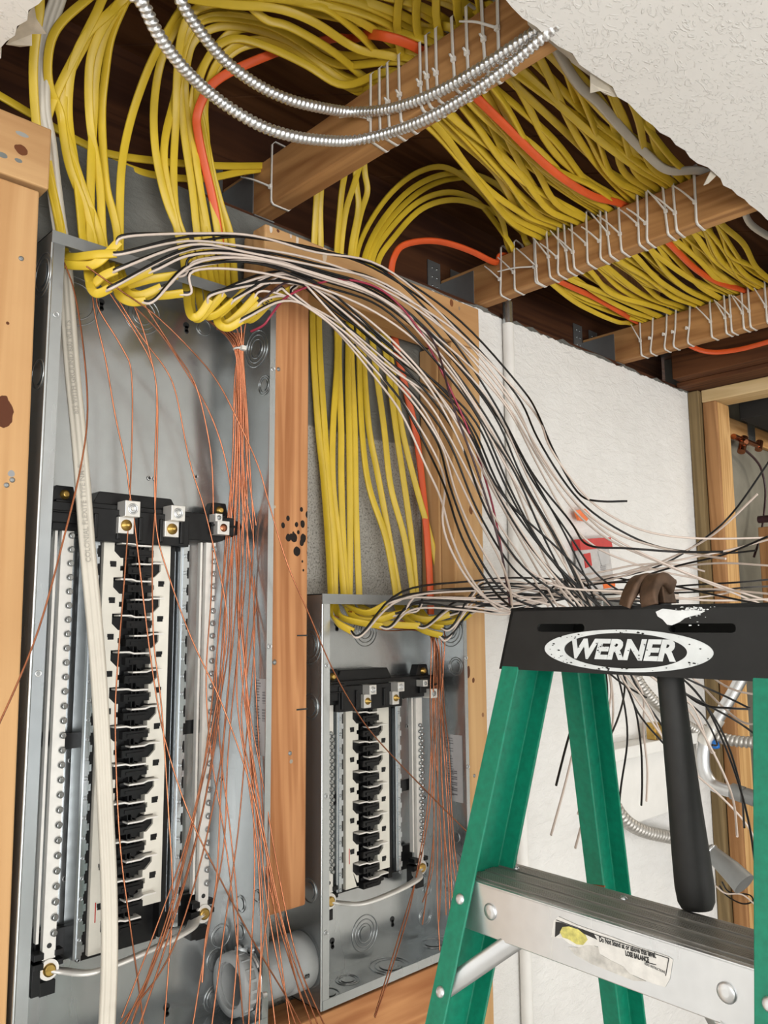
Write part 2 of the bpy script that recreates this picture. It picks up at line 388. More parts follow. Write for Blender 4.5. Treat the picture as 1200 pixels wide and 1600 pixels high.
# subfloor of diagonal boards above the joists, rim board above the block wall
sub = MB()
d = Vector((1, -1, 0)).normalized(); e = Vector((1, 1, 0)).normalized()
for i in range(-16, 26):
    c = Vector((.9, .6, 0))+e*(i*.145)
    p = [c-d*3.2-e*.0705, c+d*3.2-e*.0705, c+d*3.2+e*.0705, c-d*3.2+e*.0705]
    sub.hexa([(q.x, q.y, .99) for q in p], [(q.x, q.y, 1.01) for q in p])
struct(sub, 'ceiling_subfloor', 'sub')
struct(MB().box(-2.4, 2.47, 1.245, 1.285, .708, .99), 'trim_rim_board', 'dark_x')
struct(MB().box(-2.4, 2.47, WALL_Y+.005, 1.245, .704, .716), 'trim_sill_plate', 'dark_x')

# ------------------------------------------------------------------ lumber
def lumber(name, b, mat, label, cat, extra=None, bevel=.0025):
    mb = MB().box(*b)
    return tag(mb.build(name, mat, bevel=bevel), label, cat)
FY = 1.041                                    # room face of the furring
JX = [.7965, 1.401, 2.009]                    # joist centrelines, 24 in. apart
JB, JT = .7155, .8045
jl = ['ceiling joist nearest the left panel, carrying the two flexible steel conduits', 'second ceiling joist from the left, lined with white cable ties', 'third ceiling joist, above the white wall']
jmats = []
for k, (x, lb) in enumerate(zip(JX, jl)):
    lumber('ceiling_joist', (x-.0192, x+.0192, (.33, .33, .33)[k], 1.24, JB, JT), 'joist', lb, 'joist')
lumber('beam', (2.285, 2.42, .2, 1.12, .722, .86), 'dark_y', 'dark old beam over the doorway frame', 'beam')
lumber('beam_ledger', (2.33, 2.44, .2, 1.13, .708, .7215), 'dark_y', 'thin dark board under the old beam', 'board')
lumber('blocking', (1.43, 1.98, .99, 1.03, .83, .92), 'brown_z', 'brown wood block above the second joist end', 'block')

Ls = (.225, .386, FY, 1.085, FL, .566)
ko = lambda x, y, z: (x-(Ls[0]+Ls[1])/2, y-(Ls[2]+Ls[3])/2, z-Ls[4])
def onst(px, py): p = PY(px, py, FY); return ko(p.x, p.y, p.z)
M['stud_left'] = wood('left_stud_lumber', (.44, .225, .088), (.62, .375, .175), 2, spots=[
    (onst(4, 645), .012, (1, .3, .6), (.10, .03, .012)), (onst(18, 740), .004, (1, .3, 1), (.3, .3, .3)), (onst(12, 505), .002, (1, .3, 1), (.1, .03, .01))], ring=.7, grain=.8)
sl_ = MB().hexa([(.225, Ls[2], FL), (.402, Ls[2], FL), (.402, Ls[3], FL), (.225, Ls[3], FL)], [(.225, Ls[2], Ls[5]), (.3735, Ls[2], Ls[5]), (.3735, Ls[3], Ls[5]), (.225, Ls[3], Ls[5])])
tag(sl_.build('wall_stud', 'stud_left', bevel=.0025, origin=((Ls[0]+Ls[1])/2, (Ls[2]+Ls[3])/2, FL)), 'light wood stud left of the tall panel', 'stud')
Lp = (.15, .384, FY-.004, 1.082, .571, .657)
kp = lambda px, py: (lambda p: (p.x-(Lp[0]+Lp[1])/2, p.y-(Lp[2]+Lp[3])/2, p.z-Lp[4]))(PY(px, py, FY-.004))
M['plate_left'] = wood('left_plate_lumber', (.42, .225, .095), (.60, .37, .175), 0, spots=[
    (kp(33, 234), .0085, (1, .3, 1.2), (.14, .045, .016)), (kp(29, 251), .0035, (.7, .3, 1.3), (.17, .18, .17)), (kp(3, 242), .0045, (.7, .3, 1.3), (.17, .18, .17)), (kp(35, 210), .004, (.5, .3, 1.3), (.30, .30, .28))], ring=.7)
lumber('top_plate', Lp, 'plate_left', 'light wood top plate resting on the left stud', 'plate')

Cs = (.7575, .827, FY, 1.117, -.43, .558)
kc = lambda px, py: (lambda p: (p.x-(Cs[0]+Cs[1])/2, p.y-(Cs[2]+Cs[3])/2, p.z-Cs[4]))(PY(px, py, FY))
burn = (.012, .008, .006)
M['stud_mid'] = wood('burnt_stud_lumber', (.31, .115, .040), (.60, .295, .130), 2, spots=
    [(kc(400+x/3, 730+y/3), r, (1, .3, .8), burn) for x, y, r in ((243,222,.0052),(213,198,.003),(150,240,.0034),(127,272,.0038),(190,268,.0035),(218,266,.0048),(198,305,.003),(178,328,.0062),(152,330,.005),(222,332,.0056),(214,355,.0042),(192,395,.0065),(247,400,.004),(217,442,.002),(222,483,.0018),(175,310,.0025),(165,320,.003))]
    + [(kc(429, 1034), .004, (1, .3, .8), (.2, .13, .08)), (kc(455, 1190), .003, (1, .3, 1), (.34, .30, .24)), (kc(429, 792), .0025, (1, .3, 1), (.5, .4, .28))])
cs = MB().box(*Cs)
so = cs.build('wall_stud', 'stud_mid', bevel=.003); tag(so, 'rough orange stud with black burn marks between the two panels', 'stud')
for z in (-.020, -.135): MB().box(.806, .8275, FY-.0006, FY+.01, z-.0012, z+.0012).build('saw_kerf', 'inkblack', so)
Tp = (.7335, 1.2765, FY-.001, 1.108, .558, .6475)
kt = lambda px, py: (lambda p: (p.x-(Tp[0]+Tp[1])/2, p.y-(Tp[2]+Tp[3])/2, p.z-Tp[4]))(PY(px, py, FY))
M['plate_top'] = wood('top_plate_lumber', (.42, .215, .085), (.61, .365, .165), 0, spots=[
    (kt(705, 474), .0055, (1, .3, .7), (.20, .07, .025)), (kt(717, 482), .003, (1, .3, .7), (.3, .2, .12)), (kt(434, 361), .003, (1, .3, 1), (.13, .05, .03)),
    (kt(423, 357), .007, (2.4, .3, .8), (.66, .60, .54)), (kt(434, 353), .006, (.8, .3, 1.2), (.62, .52, .44)), (kt(464, 375), .008, (3, .3, .6), (.66, .58, .50)), (kt(507, 398), .010, (2, .3, .7), (.66, .52, .38)), (kt(454, 366), .006, (2.5, .3, .8), (.62, .52, .44)), (kt(613, 472), .003, (1, .3, 1), (.2, .09, .04))], ring=.7)
tp = MB().box(Tp[0], Tp[1], Tp[2], Tp[2]+.036, Tp[4], Tp[5]).box(Tp[0]+.004, Tp[1]-.001, Tp[2]+.0366, Tp[3], Tp[4]+.001, Tp[5]-.001)
tag(tp.build('top_plate', 'plate_top', bevel=.003), 'doubled wood top plate spanning from the burnt stud to the white wall', 'plate')
Rs = (1.189, 1.2755, FY, 1.117, FL, .557)
M['stud_right'] = wood('right_stud_lumber', (.47, .25, .10), (.66, .42, .20), 2, spots=[
    ((PY(736,797,FY).x-1.232, -.038, PY(736,797,FY).z-FL), .006, (1,.3,.6), (.20,.08,.03)), ((PY(732,1050,FY).x-1.232, -.038, PY(732,1050,FY).z-FL), .006, (1,.3,.5), (.12,.04,.015)),
    ((PY(740,1063,FY).x-1.232, -.038, PY(740,1063,FY).z-FL), .004, (1,.3,.7), (.14,.05,.02)), ((PY(755,1117,FY).x-1.232, -.038, PY(755,1117,FY).z-FL), .004, (1,.3,.8), (.3,.15,.07))], ring=.6, grain=.8)
rs = MB()      # both boards are notched where the short panel sits
for (a, b, c, d_) in ((Rs[0], Rs[1], Rs[2], Rs[2]+.037), (Rs[0]-.002, Rs[1]-.003, Rs[2]+.0376, Rs[3]+.012)):
    rs.prism([(1.2150, Rs[4]), (b, Rs[4]), (b, Rs[5]), (a, Rs[5]), (a, .0485), (1.2150, .0485)], lambda p: (p[0], c, p[1]), lambda p: (p[0], d_, p[1]))
tag(rs.build('wall_stud', 'stud_right', bevel=.003), 'doubled light wood stud between the short panel and the white wall', 'stud')
lumber('bottom_plate', (.60, 1.1885, FY, 1.117, -.690, -.5975), 'rough_x', 'wood plate running under the short panel', 'plate')

# nail heads
def nail(px, py, label, mat='galv_dark', Y=FY, r=.0035):
    p = PY(px, py, Y)
    tag(MB().lathe((p.x, Y+.001, p.z), (0, -1, 0), [(0, r), (.0018, r*.95), (.0026, r*.5)], 12).build('nail_head', mat), label, 'nail', 'nail heads in the wood framing')
for px, py, lb in ((33,404,'bright nail head near the top of the left stud'), (19,750,'nail head on the left stud below its big knot'), (10,758,'grey nail head beside the left stud edge at mid height'),
                   (435,577,'bright nail head near the top of the burnt stud'), (453,1177,'nail head low on the burnt stud'), (429,1035,'dull nail head on the left edge of the burnt stud'), (741,1212,'nail head on the right stud above the ladder rail')):
    nail(px, py, lb)

# joist hangers
def hanger(x, label):
    h = thing('joist_hanger', (x, 1.24, JB-.003), label, 'hanger')
    mb = MB().box(x-.0215, x-.0195, 1.138, 1.243, JB-.002, JB+.080).box(x+.0195, x+.0215, 1.138, 1.243, JB-.002, JB+.080).box(x-.0215, x+.0215, 1.132, 1.243, JB-.0035, JB-.0015)
    mb.build('seat', 'galv_dark', h)
    mb = MB().box(x-.062, x-.0195, 1.2405, 1.2435, JB+.01, JB+.13).box(x+.0195, x+.062, 1.2405, 1.2435, JB+.01, JB+.13)
    mb.build('flange', 'galv_dark', h)
    for sgn in (-1, 1):
        mb = MB()
        for i in range(5):
            for j in range(2):
                mb.lathe((x+sgn*(.032+.016*j), 1.2402, JB+.025+i*.022), (0, -1, 0), [(0, .003), (.0015, .0028), (.002, .001)], 8)
        mb.build('nail_row', 'galv', h)
for x, lb in zip(JX, ('dark steel hanger holding the first joist over the tall panel', 'dark steel hanger holding the second joist above the white wall corner', 'dark steel hanger holding the third joist')):
    hanger(x, lb)
# ------------------------------------------------------------------ breaker panels
FP, BK = 1.038, 1.131                          # front lip and back of both boxes
def enclosure(root, x0, z1, z0, lipl, lipr, side_kos, back_kos, bottom_kos, left_kos):
    x1 = x0+.364 if x0 < .5 else 1.2135
    t = .0016; F, B = FP, BK-.001
    mb = MB().box(x0, x1, B-t, B, z0, z1)
    mb.build('back_panel', 'galv', root)
    mb = MB().box(x0, x0+t, F, B, z0, z1).box(x0, x0+lipl, F-.0012, F+t-.0012, z0, z1-.0165)
    mb.sweep([(x0+.0012, F, z0+.001), (x0+.0012, F, z1-.017)], circ(.0022, 8))
    lp = mb.build('side_panel', 'galv', root)
    mb = MB().box(x1-t, x1, F, B, z0, z1).box(x1-lipr, x1, F-.0012, F+t-.0012, z0, z1-.0165)
    rp = mb.build('side_panel', 'galv', root)
    mb = MB().box(x0, x1, F, B, z1-t, z1).box(x0, x1, F-.0018, F+t-.0018, z1-.0165, z1)
    mb.build('top_panel', 'galv_dark', root)
    mb = MB().box(x0, x1, F, B, z0, z0+t).box(x0+.004, x1-.001, F-.0018, F+t-.0018, z0, z0+.014)
    bp = mb.build('bottom_panel', 'galv', root)
    def kos(lst, fn, nrm):
        for (a, b, r, rings) in lst:
            c = Vector(fn(a, b)); m = MB()
            for i in range(rings): m.ring(c, nrm, r*(1-.24*i), .0009)
            m.cyl(c+Vector(nrm)*.0003, c+Vector(nrm)*.0009, r*(1-.24*(rings-1))*.72, n=24)
            m.build('knockout', 'galv', root)
    kos(side_kos, lambda y, z: (x1-t-.0006, y, z), (-1, 0, 0))
    kos(back_kos, lambda x, z: (x, B-t-.0006, z), (0, -1, 0))
    kos(bottom_kos, lambda x, y: (x, y, z0+t+.0006), (0, 0, 1))
    kos(left_kos, lambda y, z: (x0-.0008, y, z), (-1, 0, 0))
    return x1
def keyholes(root, pts):
    for p in pts:
        y = BK-.0035; m = MB()
        m.cyl((p.x, y, p.z+.004), (p.x, y+.001, p.z+.004), .0052, n=14).cyl((p.x+.001, y, p.z-.006), (p.x+.001, y+.001, p.z-.006), .0036, n=12).box(p.x-.0026, p.x+.0032, y, y+.001, p.z-.007, p.z+.003)
        m.build('keyhole', 'inkblack', root)
def screwholes(root, pts, Y, r=.0032, mat='inkblack'):
    for x, z in pts:
        h = MB().cyl((x, Y-.0010, z), (x, Y+.0006, z), r, n=12).build('screw_hole', mat, root)
        MB().ring((x, Y-.001, z), (0, -1, 0), r*1.15, .0007, 16).build('hole_rim', 'zinc', h)

def bus(root, x0, z1, u, vt, ve_l, ve_r, stabs, nl, nr, header, lugs, nlugs, scr, barw, tie):
    # u: shift of the centre stack; vt: top of the stack; ve: foot of the two insulators, all measured down from the top of the box
    X = lambda a: x0+a
    Z = lambda v: z1-v
    Yh = FP+.042                                 # front face of the black header
    # black header casting with a raised shield
    mb = MB()
    h0, h1, ht, hb = header                      # left end, right tip, top, bottom
    mb.prism([(h0, hb), (h1-.04, hb), (h1-.006, hb-.014), (h1, hb-.026), (h1-.003, hb-.033), (h1-.03, ht+.004), (h0+.004, ht+.004)],
             lambda p: (X(p[0]), Yh+.004, Z(p[1])), lambda p: (X(p[0]), BK-.004, Z(p[1])))
    s0, s1 = .086+u, .238+u
    mb.prism([(s0, ht+.022), (s0+.018, ht-.014), (s1-.022, ht-.014), (s1, ht+.022), (s1, hb+.004), (s0, hb+.004)],
             lambda p: (X(p[0]), Yh+.012, Z(p[1])), lambda p: (X(p[0]), BK-.004, Z(p[1])))
    mb.box(X(s0), X(s1), Yh-.004, Yh+.02, Z(hb+.012), Z(ht+.012))
    for k in range(5): mb.box(X(s0+.004+.033*k), X(s0+.010+.033*k), Yh-.007, Yh, Z(hb+.008), Z(ht+.02))
    for a in (h0+.018, nr+.016):
        mb.prism([(a-.022, ht+.010), (a-.012, ht-.016), (a+.012, ht-.016), (a+.018, ht+.010)], lambda p: (X(p[0]), Yh+.012, Z(p[1])), lambda p: (X(p[0]), Yh+.03, Z(p[1])))
        mb.box(X(a-.022), X(a+.019), Yh-.002, Yh+.012, Z(ht+.036), Z(ht+.008))
        mb.box(X(a-.024), X(a+.021), Yh-.006, Yh+.002, Z(ht+.023), Z(ht+.020))
    mb.box(X(.106+u), X(.222+u), FP+.072, BK-.006, Z(ve_l+.012), Z(vt-.01))
    mb.box(X(nl-.006), X(nr+.006), FP+.076, BK-.008, Z(ve_l+.006), Z(ve_l-.036))
    mb.build('bus_carrier', 'black', root, bevel=.0012)
    for a in (h0+.018, nr+.016):
        mb = MB(); mb.lathe((X(a), Yh+.012, Z(ht-.004)), (0, -1, 0), [(0, .0065), (.002, .0065), (.0028, .005), (.006, .0045), (.0065, .003)], 14)
        mb.build('mounting_screw', 'brass', root)
    # lugs
    for (a, v, sz) in lugs:
        mb = MB().box(X(a-sz/2), X(a+sz/2), FP+.020, FP+.045, Z(v+sz/2), Z(v-sz/2)); lg = mb.build('lug', 'lug', root, bevel=.0008)
        mb = MB().ring((X(a), FP+.0198, Z(v)), (0, -1, 0), sz*.30, sz*.05, 20, 6).lathe((X(a), FP+.0202, Z(v)), (0, -1, 0), [(0, sz*.24), (.0008, sz*.24), (.001, sz*.12), (-.001, sz*.10)], 18)
        mb.build('set_screw', 'alu', lg)
        mb = MB().box(X(a-sz/2-.004), X(a+sz/2-.004), FP+.030, FP+.050, Z(v+sz/2+.023), Z(v+sz/2)); mb.build('lug_base', 'lug', root, bevel=.0006)
        mb = MB().lathe((X(a-.004), FP+.030, Z(v+sz/2+.0115)), (0, -1, 0), [(0, sz*.36), (.0014, sz*.36), (.002, sz*.26), (.0035, sz*.24), (.0036, sz*.13), (.008, sz*.12), (.0084, sz*.06)], 20)
        mb.build('bus_bolt', 'brass', root)
    for (a, v, sz) in nlugs:
        lg = MB().box(X(a-sz/2), X(a+sz/2), FP+.028, FP+.05, Z(v+sz/2), Z(v-sz/2)).build('neutral_lug', 'lug', root, bevel=.0006)
        MB().lathe((X(a), FP+.028, Z(v)), (0, -1, 0), [(0, sz*.3), (.0006, sz*.3), (.0008, sz*.16), (.0012, sz*.12)], 16).build('set_screw', 'copper' if sz > .019 else 'galv_dark', lg)
    # cream insulator strips, notched beside every stab
    P = .0505
    def strip(a0, a1, v0, v1, first, inner_right):
        pts = []; v = first; c = []
        ins, out = (a1, a0) if inner_right else (a0, a1); sg = -1 if inner_right else 1
        c.append((ins, v0))
        while v+.024 < v1-.004:
            c += [(ins, v-.004), (ins+sg*.0135, v-.004), (ins+sg*.0135, v+.010), (ins+sg*.004, v+.019), (ins, v+.019), (ins, v+.030), (ins+sg*.004, v+.030), (ins+sg*.004, v+.037), (ins, v+.037)]
            v += P
        c += [(ins, v1), (out, v1), (out, v0)]
        poly = c
        m = MB().prism(poly, lambda p: (X(p[0]), FP+.050, Z(p[1])), lambda p: (X(p[0]), FP+.072, Z(p[1])))
        st = m.build('insulator', 'cream', root)
        v = first+.028
        while v < v1-.012:
            m = MB(); q = ins+sg*.0145; m.box(X(q-.0042), X(q+.0042), FP+.0492, FP+.052, Z(v+.004), Z(v-.004)).box(X(q+sg*.002-.003), X(q+sg*.002+.003), FP+.0488, FP+.052, Z(v+.0005), Z(v-.004)); v += P; m.build('insulator_slot', 'black', st)
        return st
    fl, fr, kl, kr = stabs
    MB().box(X(.1045+u), X(.1115+u), FP+.057, FP+.074, Z(ve_l+.004), Z(vt-.004)).box(X(.2155+u), X(.2255+u), FP+.055, FP+.074, Z(ve_l+.004), Z(vt-.004)).build('bus_frame', 'black', root)
    sl = strip(.112+u, .141+u, vt, ve_l, fl, True)
    sr = strip(.186+u, .215+u, vt, ve_r, fr, False)
    m = MB().box(X(.119+u), X(.1203+u), FP+.0494, FP+.051, Z(ve_l-.04), Z(ve_l-.065)); m.build('red_mark', 'redink', sl)
    # black breaker-stab housings between the strips
    mb = MB().box(X(.135+u), X(.191+u), FP+.062, FP+.08, Z(ve_r+.012), Z(vt-.01))
    v = fl-.02
    k = 0
    while v < ve_r:
        left = (k % 2 == 0)
        a0, a1 = ((.126, .180) if left else (.150, .2005))
        mb.prism([(a0+u, v+.021), (a1+u, v+.021), (a1+u, v+.028), (a1+u-.004, v+.040), (a0+u+.008, v+.040), (a0+u, v+.030)],
                 lambda p: (X(p[0]), FP+.054, Z(p[1])), lambda p: (X(p[0]), FP+.07, Z(p[1])))
        mb.box(X(.146+u), X(.184+u), FP+.043, FP+.066, Z(v+.0365), Z(v+.0265))
        mb.box(X(.152+u), X(.178+u), FP+.041, FP+.05, Z(v+.034), Z(v+.030))
        mb.cyl((X(.168+u), FP+.066, Z(v+.012)), (X(.168+u), FP+.044, Z(v+.012)), .0052, n=10)
        v += P/2; k += 1
    for a in (.158, .164, .170): mb.box(X(a+u), X(a+u+.0016), FP+.046, FP+.07, Z(ve_r+.008), Z(vt-.008))
    mb.build('stab_housing', 'black', root)
    def stab(a0, a1, v, rev):
        m = MB(); y0, y1 = FP+.039, FP+.056
        # a flat blade with a shallow step along its length
        am = a0+(a1-a0)*(.45 if not rev else .55)
        z = Z(v); hi, lo = (z, z-.0022) if not rev else (z-.0022, z)
        q = [(X(a0), hi), (X(am-.004), hi), (X(am+.003), lo), (X(a1), lo)]
        for (xa, za), (xb, zb) in zip(q[:-1], q[1:]):
            m.hexa([(xa, y0, za), (xb, y0, zb), (xb, y1, zb), (xa, y1, za)], [(xa, y0, za+.0022), (xb, y0, zb+.0022), (xb, y1, zb+.0022), (xa, y1, za+.0022)])
        m.build('stab', 'neutral', root)
    for i in range(kl): stab(.133+u, .180+u, fl+i*P, False)
    for i in range(kr): stab(.156+u, .2015+u, fr+i*P, True)
    # zinc mounting rails with scalloped edges
    for a, inner, v1 in ((.098+u, 1, ve_l), (.238+u, 1, ve_l-.006)):
        m = MB().box(X(a-.0065), X(a-.0025), FP+.050, BK-.012, Z(v1), Z(vt+.004)).box(X(a-.0025), X(a+.0035), FP+.048, FP+.052, Z(v1), Z(vt+.004))
        v = vt+.012
        while v < v1-.006:
            m.box(X(a+.0035), X(a+.0085), FP+.050, FP+.0525, Z(v+.0045), Z(v-.0045)).box(X(a+.003), X(a+.006), FP+.051, FP+.053, Z(v+.0085), Z(v-.0085))
            m.ring((X(a+.0005), FP+.0478, Z(v+.0126)), (0, -1, 0), .0022, .0008, 10, 5)
            v += .0253
        m.build('mounting_rail', 'rail', root)
        MB().box(X(a+.010), X(a+.0125), FP+.058, FP+.066, Z(v1), Z(vt+.004)).build('rail_liner', 'black', root)
        if a > .2+u: MB().box(X(a-.018), X(a-.009), FP+.060, FP+.066, Z(v1-.02), Z(vt+.018)).build('rail_plate', 'rail', root)
    # neutral bars
    for a, v0, v1 in ((nl, nlugs and header[3]-.004 or vt, tie[0]-.004), (nr, vt+.002, tie[1]-.004)):
        m = MB().box(X(a-barw/2), X(a+barw/2), FP+.050, FP+.058, Z(v1), Z(v0)).box(X(a-barw/2-.0075), X(a-barw/2-.004), FP+.054, FP+.062, Z(v1-.02), Z(v0))
        nb = m.build('neutral_bar', 'neutral', root)
        m = MB(); v, step, two = scr[0], scr[1], scr[2]
        r = .0044 if not two else .0034
        v = scr[0]+(v0-scr[3])
        while v < v1-.028:
            for dx, dv in (((0.002, 0),) if not two else ((-.002, 0), (.0035, step/2))):
                c = (X(a+dx+.002), FP+.050, Z(v+dv))
                m.lathe(c, (.25, -1, 0), [(0, r), (.0042, r), (.005, r*.75), (.0045, r*.3)], 10)
            v += step
        m.build('terminal_screws', 'galv', nb)
        m = MB().cyl((X(a), FP+.0495, Z(v1-.016)), (X(a), FP+.052, Z(v1-.016)), .0032, n=10); m.build('terminal_hole', 'inkblack', nb)
        m = MB()
        for dv in (.008, -.004): m.box(X(a-barw/2-.012), X(a-barw/2+.001), FP+.046, FP+.062, Z(v1-dv+.006), Z(v1-dv-.002)).box(X(a+barw/2-.001), X(a+barw/2+.010), FP+.048, FP+.062, Z(v1-dv+.006), Z(v1-dv-.001))
        m.box(X(a-barw/2-.013), X(a-barw/2-.002), FP+.047, FP+.066, Z(v1+.040), Z(v1+.002)).box(X(a-.008), X(a+.012), FP+.054, FP+.066, Z(v1+.045), Z(v1+.028))
        m.build('bar_holder', 'black', root, bevel=.0008)
        m = MB().box(X(a-.002), X(.10+u if a < .15 else .24+u), FP+.066, FP+.070, Z((v0+v1)/2+.02), Z((v0+v1)/2)); m.build('bar_bracket', 'black', root)
    # bowed tie bar joining the two neutral bars at the foot
    zl, zr = Z(tie[0]+.008), Z(tie[1]+.004)
    pts = [(X(nl), FP+.052, zl), (X(nl+.018), FP+.046, zl-.006), (X(nl+.045), FP+.016, zl-.006), (X((nl+nr)/2), FP+.006, (zl+zr)/2-.004), (X(nr-.045), FP+.016, zr-.004), (X(nr-.016), FP+.046, zr-.004), (X(nr), FP+.052, zr)]
    m = MB().sweep(spline(pts, 8), [(-.0085, -.0018), (.0085, -.0018), (.0085, .0018), (-.0085, .0018)], w0=(0, 1, 0.1))
    for a, z in ((nl, zl), (nr, zr)): m.cyl((X(a), FP+.047, z), (X(a), FP+.051, z), .0125, n=22)
    tb = m.build('tie_bar', 'neutral', root)
    for a, z in ((nl, zl), (nr, zr)):
        m = MB(); m.lathe((X(a), FP+.047, z), (0, -1, 0), [(0, .008), (.003, .0078), (.004, .006)], 18).box(X(a-.006), X(a+.006), FP+.0425, FP+.0432, z-.0008, z+.0008)
        m.build('tie_screw', 'brass', tb)

def uv(x0, z1, px, py, o=.05):
    p = PY(px, py, FP+o); return p.x-x0, z1-p.z
# tall panel
T0, TZ1, TZ0 = .391, .517, -.580
tall = thing('breaker_box', (T0+.182, 1.085, TZ0), 'tall open steel electrical panel between the left stud and the burnt stud', 'electrical panel')
bp = lambda x, y: PY(x, y, BK-.003)
sp = lambda x, y, X: PX(x, y, X-.002)
TX1 = T0+.364
def sko(px, py, r, k, X): p = sp(px, py, X); return (p.y, p.z, r, k)
def bko(px, py, r, k): p = bp(px, py); return (p.x, p.z, r, k)
enclosure(tall, T0, TZ1, TZ0, .0175, .0105,
    [sko(401, 545, .031, 3, TX1), sko(413, 602, .016, 2, TX1), sko(376, 1412, .012, 1, TX1), sko(375, 1455, .012, 1, TX1), sko(402, 1400, .009, 1, TX1)],
    [bko(222, 492, .030, 3), bko(118, 470, .036, 2), bko(318, 512, .013, 1), bko(345, 1462, .0165, 1), bko(338, 1500, .0165, 1), bko(337, 1560, .020, 2)],
    [(.62, 1.09, .03, 2)], [(1.062, .462-.0, .030, 2), (1.060, .325, .020, 1)])
keyholes(tall, [bp(158, 476), bp(291, 512), bp(260, 1578)])
screwholes(tall, [(T0+.010, PY(78, 490, FP).z), (T0+.010, -.06), (TX1-.005, PY(425, 577, FP).z), (TX1-.005, PY(421, 1010, FP).z)], FP-.001, .003, 'galv_dark')
screwholes(tall, [(bp(x, y).x, bp(x, y).z) for x, y in ((233,747),(242,748),(306,745),(346,1218),(110,1188),(101,1373))], BK-.003, .0026)
bus(tall, T0, TZ1, 0, .392, .947, .902, (.4055, .4315, 11, 10), .0605, .2835, (.037, .337, .346, .392),
    [(.138, .3575, .0225), (.209, .3575, .0225)], [(.283, .357, .012), (.2915, .372, .021)], (.402, .0188, False, .392), .0165, (.940, .930))
lab = MB(); p0 = sp(398, 1060, TX1); p1 = sp(416, 1182, TX1)
lab.box(TX1-.0026, TX1-.002, min(p0.y, p1.y), max(p0.y, p1.y), p1.z, p0.z); lo = lab.build('rating_label', 'label', tall)
def labelink(root, X, y0, y1, z0, z1, seed, bars):
    r = random.Random(seed); m = MB(); n = 26
    for i in range(n):
        z = z0+(z1-z0)*(i+.5)/n
        if r.random() < .25: continue
        a = y0+(y1-y0)*r.uniform(.45, .6); b = y0+(y1-y0)*r.uniform(.75, .93)
        m.box(X-.0030, X-.0026, a, b, z-.0007, z+.0007)
    for (f0, f1, g0, g1) in bars:
        zz = z0+(z1-z0)*g0; zt = z0+(z1-z0)*g1; k = 14
        for i in range(k):
            if i % 3 == 1: continue
            q = zz+(zt-zz)*i/k; m.box(X-.0030, X-.0026, y0+(y1-y0)*f0, y0+(y1-y0)*f1, q, q+(zt-zz)/k*.6)
    m.build('label_print', 'ink', root)
labelink(lo, TX1, min(p0.y, p1.y), max(p0.y, p1.y), p1.z, p0.z, 2, [(.08, .34, .45, .62), (.08, .34, .68, .85)])
# short panel
S0, SZ1, SZ0 = .854, .047, -.590
short = thing('breaker_box', (S0+.18, 1.085, SZ0), 'short open steel electrical panel right of the burnt stud', 'electrical panel')
SX1 = 1.2135
enclosure(short, S0, SZ1, SZ0, .0165, .009,
    [sko(703, 985, .031, 3, SX1), sko(712, 1041, .017, 2, SX1), sko(712, 1308, .010, 1, SX1), sko(716, 1340, .012, 2, SX1), sko(700, 1380, .014, 2, SX1)],
    [bko(571, 985, .029, 3), bko(570, 1458, .030, 3), bko(664, 1432, .016, 2), bko(668, 1360, .012, 1), bko(667, 1390, .011, 1), bko(690, 1340, .009, 1)],
    [(.955, 1.090, .020, 2), (1.045, 1.080, .036, 2), (1.17, 1.095, .022, 1), (.90, 1.075, .018, 1)], [(1.070, -.035, .032, 2), (1.066, -.135, .020, 1), (1.066, -.42, .018, 1)])
keyholes(short, [bp(613, 1440), bp(519, 1474), bp(526, 978), bp(640, 965)])
screwholes(short, [(S0+.010, PY(508, 1040, FP).z), (S0+.010, PY(503, 1245, FP).z), (S0+.010, PY(500, 1460, FP).z), (SX1-.004, PY(726, 1028, FP).z), (SX1-.004, PY(729, 1198, FP).z)], FP-.001, .003, 'galv_dark')
screwholes(short, [(bp(x, y).x, bp(x, y).z) for x, y in ((662,1040),(629,1090),(636,1135),(664,1246))], BK-.003, .0026)
bus(short, S0, SZ1, -.0165, .186, .492, .476, (.203, .2285, 6, 6), .0590, .2775, (.050, .345, .143, .186),
    [(.1325, .163, .0165), (.2015, .162, .0165)], [(.2735, .160, .012), (.2965, .180, .017)], (.236, .0115, True, .186), .0165, (.493, .488))
p0 = sp(694, 1146, SX1); p1 = sp(724, 1255, SX1)
lo = MB().box(SX1-.0026, SX1-.002, min(p0.y, p1.y), max(p0.y, p1.y), p1.z, p0.z).build('rating_label', 'label', short)
labelink(lo, SX1, min(p0.y, p1.y), max(p0.y, p1.y), p1.z, p0.z, 4, [(.3, .6, .1, .5)])

